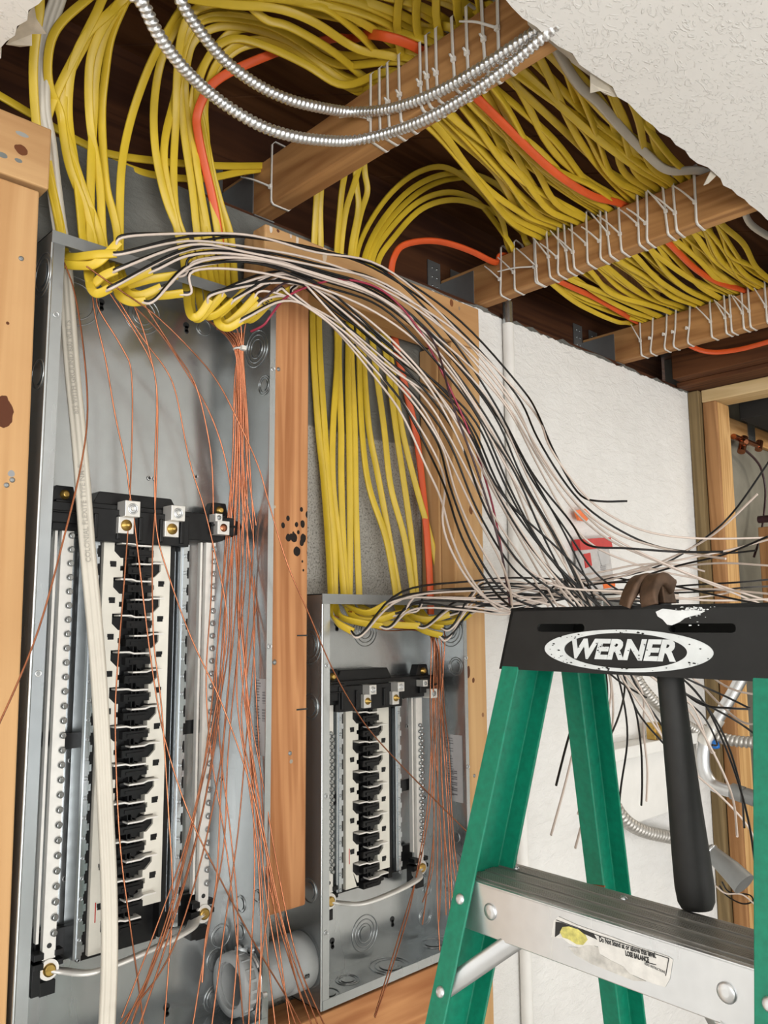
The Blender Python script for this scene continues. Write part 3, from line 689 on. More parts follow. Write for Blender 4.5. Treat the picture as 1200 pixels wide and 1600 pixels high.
# grey plastic nipple joining the two boxes
cz = PY(452, 1490, 1.085); nz, ny = -.525, 1.080
pn = thing('conduit_nipple', (.80, ny, nz-.04), 'grey plastic conduit nipple joining the feet of the two panels', 'conduit')
R = .0385
def open_pipe(mb, xa, xb, ro, ri):
    mb.lathe((xa, ny, nz), (1, 0, 0), [(0, ri), (0, ro), (xb-xa, ro), (xb-xa, ri), (0, ri)], 36, cap=False)
open_pipe(MB_ := MB(), TX1, S0+.002, R, R-.006); MB_.build('pipe', 'pvc', pn)
open_pipe(MB_ := MB(), .812, .850, R+.0035, R-.004); MB_.build('coupling', 'pvc', pn)
open_pipe(MB_ := MB(), .722, TX1+.001, R-.002, R-.010); MB_.build('threaded_end', 'pvc', pn)
mbb = MB(); open_pipe(mbb, .716, .736, R+.004, R-.007)
for i in range(18):
    a = 2*math.pi*i/18; mbb.box(.722, .736, ny+math.cos(a)*(R+.0025)-.0022, ny+math.cos(a)*(R+.0025)+.0022, nz+math.sin(a)*(R+.0025)-.0022, nz+math.sin(a)*(R+.0025)+.0022)
mbb.build('bushing', 'pvc', pn)
mbb = MB(); open_pipe(mbb, .744, .751, R+.004, R-.003)
for i in range(8):
    a = 2*math.pi*i/8+.2; mbb.cyl((.744, ny+math.cos(a)*(R+.005), nz+math.sin(a)*(R+.005)), (.751, ny+math.cos(a)*(R+.005), nz+math.sin(a)*(R+.005)), .0045, n=10)
mbb.build('locknut', 'zinc', pn)
p = PX(448, 1530, .83)
v, f = glyphs('m', .013, .0004)
mbb = MB().add([(.823+q[0], ny-math.sqrt(max(0, (R+.0042)**2-(q[1]-.006)**2)), nz-.006+q[1]) for q in v], f); mbb.build('pipe_mark', 'inkblack', pn)
# ------------------------------------------------------------------ step ladder
A = math.radians(2.5)
LX, LY = .80, .633
def lw(lx, ly, lz): return Vector((LX+lx*math.cos(A)+ly*math.sin(A), LY-lx*math.sin(A)+ly*math.cos(A), lz))
lad = thing('step_ladder', tuple(lw(.065, -.235, FL)), 'green fibreglass step ladder with a black top cap standing before the white wall', 'ladder')
class LB(MB):       # builds in ladder coordinates: depth, width, height
    def build(s, name, mat, parent, bevel=0):
        s.v = [tuple(lw(*p)) for p in s.v]; return MB.build(s, name, mat, parent, bevel)
ZT, ZB = .016, -.057
WT = -.470
cap = LB()
dep = .132
def onfront(px, py):      # sight line to the plane of the cap's front apron, as width and height
    d = ray(px, py); nrm = Vector((math.cos(A), -math.sin(A), 0)); t = nrm.dot(Vector((LX, LY, 0)))/nrm.dot(d); p = d*t
    return ((p.x-LX)*math.sin(A)+(p.y-LY)*math.cos(A), p.z)
SL1 = (onfront(839, 980)[0], onfront(913, 980)[0]); SL2 = (onfront(1044, 981)[0], onfront(1150, 981)[0])
SZ = ((onfront(876, 987)[1]+onfront(1097, 989)[1])/2, (onfront(876, 974)[1]+onfront(1097, 975)[1])/2)
# cap: front and back aprons, top and end walls; two hand slots through the front apron
def apron(mb, y, th):
    prof = lambda f, z: (f, z)
    zs = [ZB, SZ[0], SZ[1], ZT]
    def span(z):
        t = (z-ZB)/(ZT-ZB); return (-.022*t, WT+.022*t)
    slots = [(SL1[0], SL1[1]), (SL2[0], SL2[1])]
    for i in range(3):
        za, zb = zs[i], zs[i+1]; a0, a1 = span(za); b0, b1 = span(zb)
        if i == 1:
            segs = [(None, slots[0][0]), (slots[0][1], slots[1][0]), (slots[1][1], None)]
        else: segs = [(None, None)]
        for (p, q) in segs:
            c0, c1 = (a0 if p is None else p), (a1 if q is None else q)
            d0, d1 = (b0 if p is None else p), (b1 if q is None else q)
            mb.hexa([(y, c0, za), (y+th, c0, za), (y+th, c1, za), (y, c1, za)], [(y, d0, zb), (y+th, d0, zb), (y+th, d1, zb), (y, d1, zb)])
    for (p, q) in slots:      # rounded slot ends
        for yy, sg in ((p, -1), (q, 1)):
            k = 6; r = (SZ[1]-SZ[0])/2; c = yy+sg*r; zc = (SZ[0]+SZ[1])/2
            for s2 in (1, -1):
                pts = [(yy, zc+s2*r)]+[(c-sg*r*math.sin(math.pi/2*j/k), zc+s2*r*math.cos(math.pi/2*j/k)) for j in range(k+1)]+[(yy, zc)]
                pts = [(yy, zc+s2*r), *[(c-sg*r*math.sin(math.pi/2*j/k), zc+s2*r*math.cos(math.pi/2*j/k)) for j in range(1, k+1)]]
                mb.prism(pts, lambda p_: (y+.0001, p_[0], p_[1]), lambda p_: (y+th, p_[0], p_[1]))
apron(cap, 0, .004); 
cap.hexa([(dep-.004, 0, ZB), (dep, 0, ZB), (dep, WT, ZB), (dep-.004, WT, ZB)], [(dep-.004, -.022, ZT), (dep, -.022, ZT), (dep, WT+.022, ZT), (dep-.004, WT+.022, ZT)])
for a, b in ((0, -.022), (WT, WT+.022)):
    sg = -1 if a == 0 else 1
    cap.hexa([(0, a, ZB), (dep, a, ZB), (dep, a+sg*.004, ZB), (0, a+sg*.004, ZB)], [(0, b, ZT), (dep, b, ZT), (dep, b+sg*.004, ZT), (0, b+sg*.004, ZT)])
# top plate in strips round the hole the hammer hangs in
hy0, hy1, hx0, hx1 = -.190, -.160, .012, .044
cap.box(0, dep, -.022, hy1, ZT-.004, ZT).box(0, dep, hy0, WT+.022, ZT-.004, ZT).box(0, hx0, hy0, hy1, ZT-.004, ZT).box(hx1, dep, hy0, hy1, ZT-.004, ZT)
co = cap.build('top_cap', 'blackmatt', lad)
# oval badge with the maker's name
def oval(a, b, n=64): return [(a*math.cos(2*math.pi*i/n), b*math.sin(2*math.pi*i/n)) for i in range(n)]
b0, b1 = onfront(852, 1015), onfront(1115, 1020)
bc = ((b0[0]+b1[0])/2, (b0[1]+b1[1])/2+.0005); bw = (b0[0]-b1[0])/2      # badge on the front apron
ty0, ty1 = onfront(895, 1017)[0], onfront(1056, 1020)[0]
ov = LB(); n = 72; vs = []; fs = []
o1, o2 = oval(bw, .0222, n), oval(bw*.735, .0186, n)
for k, (dx) in enumerate((-.0012, .0)):
    vs += [(dx, bc[0]-p[0], bc[1]+p[1]) for p in o1]+[(dx, bc[0]-p[0], bc[1]+p[1]) for p in o2]
for i in range(n):
    j = (i+1) % n; fs += [(i, j, n+j, n+i), (2*n+i, 3*n+i, 3*n+j, 2*n+j), (i, 2*n+i, 2*n+j, j), (n+i, n+j, 3*n+j, 3*n+i)]
ov.add(vs, fs); bo = ov.build('badge_ring', 'decal', lad)
v, f = glyphs('WERNER', .0300, .0013, .30, .0005, 'CENTER', 1.0)
gx0, gx1 = min(q[0] for q in v), max(q[0] for q in v)
LB().add([(-.0008-q[2]*.5, ty0+(ty1-ty0)*(q[0]-gx0)/(gx1-gx0), bc[1]+q[1]*.96) for q in v], f).build('maker_name', 'decal', lad)
# chips where the badge paint has worn off, and a splash of white paint under the hammer
rr = random.Random(11); m = LB()
for i in range(46):
    t = rr.uniform(0, 6.28); k = rr.uniform(.80, 1.0) if abs(math.cos(t)) > .5 else rr.uniform(.86, 1.02)
    cy, cz_ = bc[0]-bw*k*math.cos(t), bc[1]+.0215*k*math.sin(t); s = rr.uniform(.0004, .0013); q = [(cy+s*rr.uniform(.6, 2.2)*math.cos(a), cz_+s*rr.uniform(.5, 1)*math.sin(a)) for a in (0, 1.2, 2.4, 3.6, 4.9)]
    m.prism(q, lambda p: (-.0015, p[0], p[1]), lambda p: (-.0011, p[0], p[1]))
for i in range(34):
    cy, cz_ = bc[0]+rr.uniform(-.058, .058), bc[1]+rr.uniform(-.009, .009); s = rr.uniform(.0003, .0009); q = [(cy+s*rr.uniform(.6, 2.0)*math.cos(a), cz_+s*rr.uniform(.5, 1)*math.sin(a)) for a in (0, 1.2, 2.4, 3.6, 4.9)]
    m.prism(q, lambda p: (-.0016, p[0], p[1]), lambda p: (-.0012, p[0], p[1]))
m.build('worn_chips', 'blackmatt', bo)
m = LB()
spl = [onfront(x, y) for x, y in ((1025,956),(1036,951),(1060,954),(1085,953),(1102,955),(1092,960),(1080,963),(1070,966),(1062,972),(1050,977),(1043,976),(1036,968),(1028,963))]
m.prism(spl, lambda p: (-.0007, p[0], p[1]), lambda p: (.0, p[0], p[1]))
for i in range(60):
    x = rr.gauss(1082, 16); y = 950+abs(rr.gauss(0, 9)) if rr.random() < .6 else rr.uniform(948, 953); s = rr.uniform(.0003, .0011)
    if x > 1130: x = rr.uniform(1050, 1130); y = 950
    c = onfront(x, y); q = [(c[0]+s*rr.uniform(.7, 2.2)*math.cos(a), min(ZT-.0005, c[1]+s*rr.uniform(.5, 1)*math.sin(a))) for a in (0, 1.3, 2.5, 3.7, 5)]
    m.prism(q, lambda p: (-.0008, p[0], p[1]), lambda p: (.0, p[0], p[1]))
m.build('paint_splash', 'splash', lad)

# rails: C channels that lean outwards and spread a little towards the floor
def rail(name, side, front):
    mb = LB(); zt, zb = ZB+.012, FL+.012
    fl, web, th = .026, .072, .0035
    def at(z):
        s = (ZB-z)
        if side > 0: ly = -.004+.065*s
        else: ly = -.336-.075*s
        lx = (-.001-.30*s) if front else (.095+.228*s)
        return lx, ly
    sg = -1 if side > 0 else 1
    if front: prof = [(0, 0), (web, 0), (web, sg*fl), (web-th, sg*fl), (web-th, sg*th), (th, sg*th), (th, sg*fl), (0, sg*fl)]
    else:
        w2 = .060; prof = [(0, 0), (w2, 0), (w2, sg*fl), (w2-th, sg*fl), (w2-th, sg*th), (th, sg*th), (th, sg*fl), (0, sg*fl)]
    (xt, yt), (xb, yb) = at(zt), at(zb); k = len(prof)
    oy = 0 if front else (-.016 if side > 0 else .016)
    vs = [(xt+a, yt+b+oy, zt) for a, b in prof]+[(xb+a, yb+b+oy, zb) for a, b in prof]
    mb.add(vs, [(i, (i+1) % k, k+(i+1) % k, k+i) for i in range(k)])
    for o in (0, k): mb.add([vs[o+i] for i in range(k)], [(0,1,4,5), (1,2,3,4), (5,6,7,0)])
    ro = mb.build(name, 'green', lad, bevel=.0012)
    ft = LB().box(xb-.006, xb+web*.98+.006, yb+oy-.006 if sg > 0 else yb+oy-fl-.006, yb+oy+fl+.006 if sg > 0 else yb+oy+.006, FL, FL+.05); ft.build('foot', 'rubber', ro)
    return at
fa = rail('front_rail', 1, True); fb = rail('front_rail', -1, True)
ba = rail('back_rail', 1, False); bb_ = rail('back_rail', -1, False)
# steps
def step(zf, k):
    xl = fa(zf)[0]
    yl, yr = fa(zf)[1]-.0045, fb(zf)[1]+.0045
    x0 = xl+.0045; dp = .088; sag = .004
    mb = LB()
    mb.box(x0, x0+dp, yl, yr, zf-.0035, zf-.001).box(x0, x0+.003, yl, yr, zf-.054, zf-.0005).box(x0+dp-.003, x0+dp, yl, yr, zf-.05, zf-.0005)
    so = mb.build('step', 'alu', lad, bevel=.001)
    mb = LB(); t = x0+.006
    i = 0
    while t < x0+dp-.004:
        wd = .0022 if (i % 6) else .006
        mb.box(t, t+wd, yl-.0005, yr+.0005, zf-.0015, zf+(.0008 if wd < .003 else -.0004)); t += wd+.0013; i += 1
    mb.build('tread_ribs', 'alu_worn', so)
    for yy in (yl-.042, yr+.048):
        mb = LB(); mb.lathe((x0, yy, zf-.027), (-1, 0, 0), [(0, .0085), (.001, .0088), (.0022, .0065), (.0026, .003)], 20)
        mb.build('rivet', 'alu', so)
    for yy in (yl-.022, yl-.165, yr+.03): LB().lathe((x0+dp*.78, yy, zf), (0, 0, 1), [(0, .0042), (.002, .004), (.003, .0025)], 12).build('screw', 'galv', so)
    for side in (1, -1):      # diagonal brace from the rail up to the step
        zb = zf-.115; fn = fa if side > 0 else fb
        p0 = (fn(zb)[0]+.008, fn(zb)[1]-side*.006, zb); p1 = (x0+.012, (yl-.075) if side > 0 else (yr+.075), zf-.046)
        b = LB().sweep([p0, p1], [(-.010, -.0015), (.010, -.0015), (.010, .0015), (.006, .004), (-.006, .004), (-.010, .0015)], w0=(0, 0, 1)); b.build('brace', 'alu', so)
        for z in (zf-.020, zb+.004):
            xr = fn(z)[0]; m = LB(); m.lathe((xr, fn(z)[1]-side*.013, z), (-1, 0, .27), [(0, .0058), (.0012, .006), (.0028, .0045), (.0032, .002)], 18)
            m.build('rail_rivet', 'alu', so)
    return x0, yl, yr, so
ST = -.2865
sx0, syl, syr, step_o = step(ST, 0)
for k in range(1, 5): step(ST-.305*k, k)
for z in (-.42, -.95, -1.35):       # horizontals of the back frame
    LB().box(ba(z)[0]+.02, ba(z)[0]+.045, ba(z)[1]-.016, bb_(z)[1]+.016, z-.012, z+.012).build('back_brace', 'alu', lad)
# worn warning sticker on the front of the step
def onstep(px, py):
    nrm = Vector((math.cos(A), -math.sin(A), 0)); d = ray(px, py); q = lw(sx0, 0, 0); t = nrm.dot(q)/nrm.dot(d); p = d*t
    return ((p.x-LX)*math.sin(A)+(p.y-LY)*math.cos(A), p.z)
def decalpoly(pts, mat, name, lift, parent):
    q = [onstep(x, y) for x, y in pts]
    return LB().prism(q, lambda p: (sx0-lift, p[0], p[1]), lambda p: (sx0-lift+.0004, p[0], p[1])).build(name, mat, parent)
stk = decalpoly([(866,1438),(873,1432),(902,1445),(925,1453),(963,1466),(998,1480),(1022,1487),(1044,1494),(1052,1499),(1047,1530),(1040,1542),(1020,1536),(1003,1529),(985,1521),(975,1510),(955,1500),(938,1490),(935,1478),(918,1476),(905,1480),(890,1474),(880,1466),(862,1464)], 'sticker', 'warning_sticker', .0008, step_o)
decalpoly([(905,1480),(918,1474),(936,1480),(940,1492),(958,1502),(978,1512),(990,1524),(1010,1533),(990,1532),(960,1520),(925,1506),(900,1492),(888,1480)], 'residue', 'sticker_residue', .0006, stk)
decalpoly([(869,1440),(878,1441),(905,1451),(928,1458),(934,1468),(921,1462),(905,1455),(890,1449),(880,1452),(874,1460),(868,1464)], 'inkblack', 'sticker_print', .0011, stk)
decalpoly([(876,1456),(880,1448),(890,1447),(905,1452),(916,1461),(919,1468),(912,1476),(902,1475),(889,1467),(880,1464)], 'stickyellow', 'sticker_seal', .0013, stk)
def decaltext(txt, px, py, qx, qy, size, name, bold=.0003):
    a, b = Vector(onstep(px, py)), Vector(onstep(qx, qy)); e = (b-a).normalized(); u = Vector((-e.y, e.x)); u = -u if u.y < 0 else u
    v, f = glyphs(txt, size, bold, 0, .0002)
    L = max(q[0] for q in v) or 1; k = (b-a).length/L
    return LB().add([(sx0-.0011-q[2]*.3, (a+e*q[0]*k+u*q[1]).x, (a+e*q[0]*k+u*q[1]).y) for q in v], f).build(name, 'inkblack', stk)
decaltext('Do Not Stand at or above this level.', 937, 1467, 1026, 1493, .0066, 'sticker_text', .0002)
decaltext('LOSE BALANCE', 978, 1489, 1015, 1500, .0060, 'sticker_text', .0003)
decaltext('READ INSTRUCTIONS', 1008, 1505, 1040, 1519, .0032, 'sticker_text', .0)
m = LB()
for (a, b, c, d_) in ((1046, 1497, 1041, 1524), (870, 1437, 935, 1461), (935, 1461, 1046, 1497), (1010, 1503, 1026, 1507)):
    p, q = onstep(a, b), onstep(c, d_); m.cyl((sx0-.001, p[0], p[1]), (sx0-.001, q[0], q[1]), .0004, n=6)
m.build('sticker_border', 'inkblack', stk)

# ------------------------------------------------------------------ claw hammer hanging in the cap
hx, hy = .028, -.175
hb = lw(hx, hy, -.36)
ham = thing('claw_hammer', tuple(hb), 'old claw hammer with a black rubber grip hanging through the ladder cap', 'hammer')
def hp(px, py, lx):      # pixel on a plane parallel to the cap front
    nrm = Vector((math.cos(A), -math.sin(A), 0)); d = ray(px, py); q = lw(lx, 0, 0); return d*(nrm.dot(q)/nrm.dot(d))
pA, pB = hp(1048, 1065, .03), hp(1087, 1402, .03)
ax = (pB-pA).normalized(); top = pA-ax*((pA.z-.028)/-ax.z if ax.z else 0)
top = pA+ax*((.030-pA.z)/ax.z)
Lh = (pB-top).length
mb = MB(); mb.lathe(top, ax, [(0, .0095), (.03, .0105), (Lh-.262, .0105), (Lh-.25, .0105)], 20); mb.build('handle_shaft', 'black', ham)
mb = MB(); mb.lathe(top, ax, [(Lh-.255, .0108), (Lh-.250, .0128), (Lh-.17, .0142), (Lh-.09, .0165), (Lh-.04, .0185), (Lh-.010, .0192), (Lh+.004, .0180), (Lh+.010, .0150), (Lh+.012, .006)], 26); mb.build('grip', 'rubber', ham)
# head: poll and face towards the back, claws curling down over the front of the cap
ey = lw(0, 1, 0)-lw(0, 0, 0); ex = lw(1, 0, 0)-lw(0, 0, 0); ez = Vector((0, 0, 1))
hc = Vector((top.x, top.y, ZT+.013))
hc = hc+ey*.004
def hd(a, b, c): return hc+ex*a+ey*b+ez*c
mb = MB()
fw = ex*.80+ey*.60
mb.lathe(hd(.0, 0, .002), fw, [(0, .011), (.016, .0125), (.022, .0105), (.030, .0105), (.034, .0145), (.042, .0148), (.045, .013)], 18)
mb.hexa([hd(-.013, -.016, -.011), hd(.012, -.016, -.011), hd(.012, .014, -.011), hd(-.013, .014, -.011)], [hd(-.010, -.012, .015), hd(.010, -.012, .016), hd(.010, .012, .016), hd(-.010, .012, .015)])
for s in (1, -1):
    path = spline([hd(.006, s*.0085, .006), hd(-.006, s*.0088+.002, .0135), hd(-.017, s*.0096+.004, .0105), hd(-.026, s*.0118+.006, -.002), hd(-.029, s*.0150+.007, -.014)], 7)
    mb.sweep(path, lambda i, t: [((.0108-.0010*t)*c, (.0095-.0068*t)*d2) for c, d2 in ((-1,-.6),(-.8,-1),(.8,-1),(1,-.6),(1,.6),(.8,1),(-.8,1),(-1,.6))], w0=ey)
mb.build('head', 'rust', ham, bevel=.002)
# ------------------------------------------------------------------ cables over the joists and down into the panels
LEN = []
def px_len(p):
    L = [0]
    for a, b in zip(p[:-1], p[1:]): L.append(L[-1]+math.hypot(a[0]-b[0], a[1]-b[1]))
    return L
def lift(pts, ys):
    # sight-line points with a depth from the wall that runs evenly through the keys
    L = px_len(pts); T = L[-1] or 1; out = []
    for p, l in zip(pts, L):
        t = l/T
        for (t0, y0), (t1, y1) in zip(ys[:-1], ys[1:]):
            if t0 <= t <= t1: y = y0+(y1-y0)*(t-t0)/max(1e-6, t1-t0); break
        out.append(PY(p[0], p[1], y))
    return out
CAB = flat(.0060, .0026, 12)
HINT = Vector((-.45, -.75, -.48))
def jacket(path, name, mat, parent, sect=CAB, w0=(1, 0, 0), tw=None, seed=0, face=HINT):
    r = random.Random(seed); a, b, c = r.uniform(-.6, .6), r.uniform(-.5, .5), r.uniform(0, 6)
    return MB().sweep(path, sect, w0, tw or (lambda t: a*math.sin(9*t+c)+b*math.sin(4*t)), face).build(name, mat, parent)
def over(X, Y, z): return Vector((X, Y, z))
rnd = random.Random(21)
def run_on(Y1, Y2, Y3, lift_=0, seed=0):
    # along the joist tops: resting on each joist, slack between them
    r = random.Random(seed); j = lambda a: r.uniform(-a, a); h = .811+lift_
    Y3 = .705+(Y2-.62)*.82+j(.012)
    pts = [over(JX[0], Y1, h)]
    pts += [over(.93, Y1+(Y2-Y1)*.12+j(.012), h-.012+j(.006)), over(1.10, Y1+(Y2-Y1)*.5+j(.02), h-.020+j(.008)), over(1.27, Y1+(Y2-Y1)*.9+j(.012), h-.012+j(.006)), over(JX[1], Y2, h)]
    pts += [over(1.56, Y2+(Y3-Y2)*.2+j(.012), h-.014+j(.006)), over(1.70, Y2+(Y3-Y2)*.55+j(.02), h-.022+j(.008)), over(1.86, Y2+(Y3-Y2)*.9+j(.01), h-.012+j(.006)), over(JX[2], Y3, h)]
    pts += [over(2.2, Y3-.02+j(.02), h-.012), over(2.40, Y3-.03+j(.02), h+.06), over(2.62, Y3-.03+j(.02), h+.075)]
    return pts
# left fan: nine cables, listed panel upwards (sheath end, bend, entry, then up to where they leave over the hole)
LF = [
 ([(186,378),(152,411),(125,415),(98,411),(96,392)], [(94,358),(80,290),(65,230),(56,187),(52,100),(62,20),(76,-40)]),
 ([(182,396),(150,398),(120,402),(104,400),(100,388)], [(95,355),(79,280),(71,200),(90,142),(118,86),(150,22),(180,-30)]),
 ([(182,422),(160,432),(146,444),(138,432),(137,400)], [(129,371),(126,337),(118,262),(107,187),(109,124),(120,82),(139,49),(169,22),(205,-12)]),
 ([(172,450),(156,458),(146,456),(140,440),(143,404)], [(141,371),(142,262),(146,187),(150,112),(165,49),(190,5),(215,-25)]),
 ([(237,423),(200,438),(172,448),(160,436),(152,405)], [(145,371),(131,319),(109,262),(99,210),(94,175),(76,130),(77,75),(94,37),(135,0),(165,-25)]),
 ([(277,430),(235,436),(196,446),(176,440),(163,408)], [(156,367),(132,300),(112,240),(99,190),(101,140),(118,95),(150,45),(190,8),(220,-20)]),
 ([(228,470),(206,472),(188,464),(182,448),(174,412)], [(161,379),(156,285),(141,195),(139,112),(150,64),(175,20),(205,-15)]),
 ([(252,449),(222,461),(203,460),(192,446),(181,416)], [(184,371),(176,330),(165,285),(159,180),(165,112),(174,56),(198,0),(215,-30)]),
 ([(286,458),(250,462),(214,460),(200,446),(188,420)], [(187,375),(189,270),(202,195),(225,124),(247,75),(270,34),(292,0),(310,-30)]),
]
# right fan into the tall panel; the arcs sweep on over the first joist
RF = [
 ([(328,468),(312,492),(299,494),(293,472),(290,432)], [(286,397),(272,337),(257,262),(259,210),(274,150),(284,92),(300,47),(322,30),(356,28),(412,37),(464,62),(531,103)]),
 ([(350,458),(326,484),(308,499),(299,482),(298,436)], [(292,397),(277,356),(259,311),(244,244),(240,180),(246,120),(259,75),(281,37),(311,17),(356,16),(405,33),(475,67),(550,124)]),
 ([(365,470),(340,490),(322,494),(313,476),(308,438)], [(300,397),(276,340),(271,270),(274,200),(277,112),(285,49),(305,15),(350,4),(420,8),(500,22)]),
 ([(385,452),(358,478),(338,494),(330,484),(320,440)], [(312,397),(306,349),(300,292),(287,206),(281,131),(287,64),(302,38),(340,24),(400,30),(464,48),(531,88)]),
 ([(400,462),(374,490),(352,506),(342,490),(331,446)], [(322,385),(311,285),(296,210),(289,142),(293,94),(305,62),(340,42),(390,44),(450,64),(494,95),(550,133)]),
 ([(378,500),(358,512),(344,508),(338,494),(338,448)], [(330,397),(322,345),(312,290),(303,225),(299,170),(310,118),(337,75),(362,50),(394,44),(434,58),(494,101),(555,140)]),
 ([(405,475),(384,494),(366,502),(356,492),(346,450)], [(345,397),(337,345),(327,280),(322,215),(320,160),(335,105),(365,72),(400,62),(434,68),(494,104),(560,143)]),
 ([(430,458),(404,484),(382,500),(370,494),(356,454)], [(352,390),(341,330),(328,270),(318,205),(308,150),(318,105),(340,72),(372,60),(420,74),(480,102),(540,135)]),
 ([(455,452),(424,470),(398,496),(384,496),(368,456)], [(362,375),(345,320),(330,262),(319,202),(316,172),(326,128),(352,92),(388,70),(440,72),(500,105),(560,145)]),
]
LY1 = [.500, .540, .565, .520, .585, .575, .510, .550, .595]
RY1 = [.760, .800, .705, .735, .812, .780, .822, .792, .835]
Y2L = [.640, .675, .705, .625, .735, .720, .655, .690, .750]
Y2R = [.845, .885, .770, .800, .915, .862, .940, .900, .955]
def stripped(label, group, body, mat_w=('wblack', 'wwhite'), seed=0, end=None, name='electrical_cable'):
    root = thing(name, tuple(body[0]), label, 'cable', group)
    path = relax(spline(body, 6), 2)
    jacket(path, 'sheath', 'yellow' if end is None else end, root, seed=seed)
    return root, path
CABLES1 = []
ordn = ['first', 'second', 'third', 'fourth', 'fifth', 'sixth', 'seventh', 'eighth', 'ninth', 'tenth', 'eleventh']
def endword(i):
    return ordn[i]
for i, (ins, up) in enumerate(LF):
    a = lift(ins, [(0, 1.000), (.45, 1.02), (1, 1.078)])
    b = lift(up, [(0, 1.086), (.45, 1.07), (1, .985)])
    p = b[-1]
    tail = [over(p.x+.05, p.y-.13, p.z+.05), over(.60, .66-.02*(i % 3), .93), over(.70, LY1[i]+.02, .90)]
    body = a+b+tail+run_on(LY1[i], Y2L[i], .735+.026*((i*5) % 9), .004*(i % 3), i)
    root, path = stripped(f'yellow cable in the left fan, {endword(i)} from left entering the tall panel', 'yellow cables fanning into the left of the tall panel', body, seed=i)
    CABLES1.append((root, a))
for i, (ins, up) in enumerate(RF):
    a = lift(ins, [(0, .998), (.45, 1.02), (1, 1.080)])
    b = lift(up, [(0, 1.088), (.40, 1.06), (.62, .985), (1, .895 if i != 2 else .86)])
    body = a+b+run_on(RY1[i], Y2R[i], .77+.03*((i*4) % 9), .004*((i+1) % 3), 20+i)
    root, path = stripped(f'yellow cable in the right fan, {endword(i)} from left entering the tall panel', 'yellow cables fanning into the right of the tall panel', body, seed=30+i)
    CABLES1.append((root, a))
M_TXT = CABLES1[-1][0]
# cables of the short panel: up behind the top plate, then over to the second joist
SF = [
 ([(552,987),(530,975),(518,962),(516,946)], [(517,925),(512,830),(505,740),(497,667),(490,560),(488,480),(490,400),(494,320),(500,255)]),
 ([(597,978),(560,972),(532,964),(524,946)], [(523,925),(522,850),(513,760),(507,667),(500,560),(498,480),(501,395),(500,318),(508,255)]),
 ([(605,943),(575,958),(548,950),(538,942)], [(537,925),(530,850),(520,760),(520,667),(527,560),(525,480),(526,395),(530,340),(535,290),(545,240)]),
 ([(617,960),(585,970),(555,966),(541,944)], [(541,925),(536,850),(533,740),(533,667),(529,560),(531,470),(532,395),(540,330),(553,288),(566,236)]),
 ([(655,978),(610,975),(565,962),(547,944)], [(546,925),(547,830),(546,700),(544,600),(545,500),(547,420),(550,380),(560,325),(556,285),(552,230)]),
 ([(640,955),(600,962),(572,952),(563,944)], [(561,925),(556,800),(554,667),(549,560),(548,480),(551,400),(563,335),(574,300),(570,272),(564,225)]),
 ([(690,993),(662,985),(634,966),(620,946)], [(618,925),(603,840),(576,760),(565,667),(561,560),(559,470),(556,405),(575,352),(612,300),(655,268),(700,262),(752,300),(785,345)]),
 ([(702,960),(672,968),(640,962),(626,946)], [(623,925),(610,850),(590,740),(576,667),(568,560),(565,480),(568,408),(595,348),(640,297),(690,273),(740,272),(785,295),(812,335)]),
 ([(693,980),(676,978),(656,966),(648,948)], [(645,925),(632,840),(610,760),(600,667),(585,560),(578,480),(573,410),(602,352),(652,302),(702,280),(760,280),(800,305),(828,345)]),
 ([(743,950),(712,970),(676,972),(654,948)], [(650,925),(644,850),(632,760),(618,667),(604,560),(592,490),(580,412),(606,362),(652,316),(700,300),(742,312),(772,345),(800,385)]),
 ([(735,958),(722,966),(704,960),(694,948)], [(690,925),(675,850),(650,760),(627,667),(612,570),(600,500),(588,418),(615,372),(660,325),(715,312),(770,330),(815,362)]),
]
CABLES2 = []
Y2S = [1.0, .99, .97, .985, .965, .975, 1.045, 1.0, .975, 1.035, .995]
for i, (ins, up) in enumerate(SF):
    a = lift(ins, [(0, 1.004), (.5, 1.03), (1, 1.080)])
    behind = i < 6
    b = lift(up, [(0, 1.090), (.45, 1.1185), (.68, 1.121), (.80, 1.11), (1, 1.06 if behind else 1.02)])
    if behind: body = a+b+[over(.875, 1.01, .806), over(.842+.003*i, .95, .800), over(.834+.005*i, .82, .796), over(.830+.006*i, .66, .796)]
    else: body = a+b+run_on(.9, Y2S[i], 1.0-.02*(i-6), .0, 60+i)[4:]
    root, path = stripped(f'yellow flat cable {endword(i)} from the left where it enters the short panel', 'yellow cables dropping into the short panel', body, seed=70+i)
    CABLES2.append((root, a))
# loose cables that only cross the joists
XT = [  # route left of the first joist, crossings of the joists
 ([(300,-25),(400,-8),(482,6),(520,19),(569,60),(599,90)], .748, .790, .86), ([(420,-20),(494,4),(550,15),(606,37),(662,75)], .712, .760, .90), ([(520,-20),(576,4),(625,22),(670,45)], .680, .712, .80),
 ([(570,-20),(632,0),(681,22),(715,44)], .650, .668, .76), ([(640,-30),(715,0),(752,20)], .612, .628, .74), ([(250,-20),(350,6),(430,12),(494,36),(560,78)], .772, .826, .92),
 ([(340,-15),(430,-4),(520,12),(590,50),(640,88)], .730, .845, .95), ([(450,-25),(540,-2),(600,20),(650,48)], .700, .872, .88), ([(400,20),(450,40),(520,80),(580,128)], .806, .930, 1.0),
 ([(540,-30),(600,-8),(660,20),(700,48)], .664, .660, .90), ([(600,-30),(660,-10),(720,14),(745,30)], .634, .640, .78)]
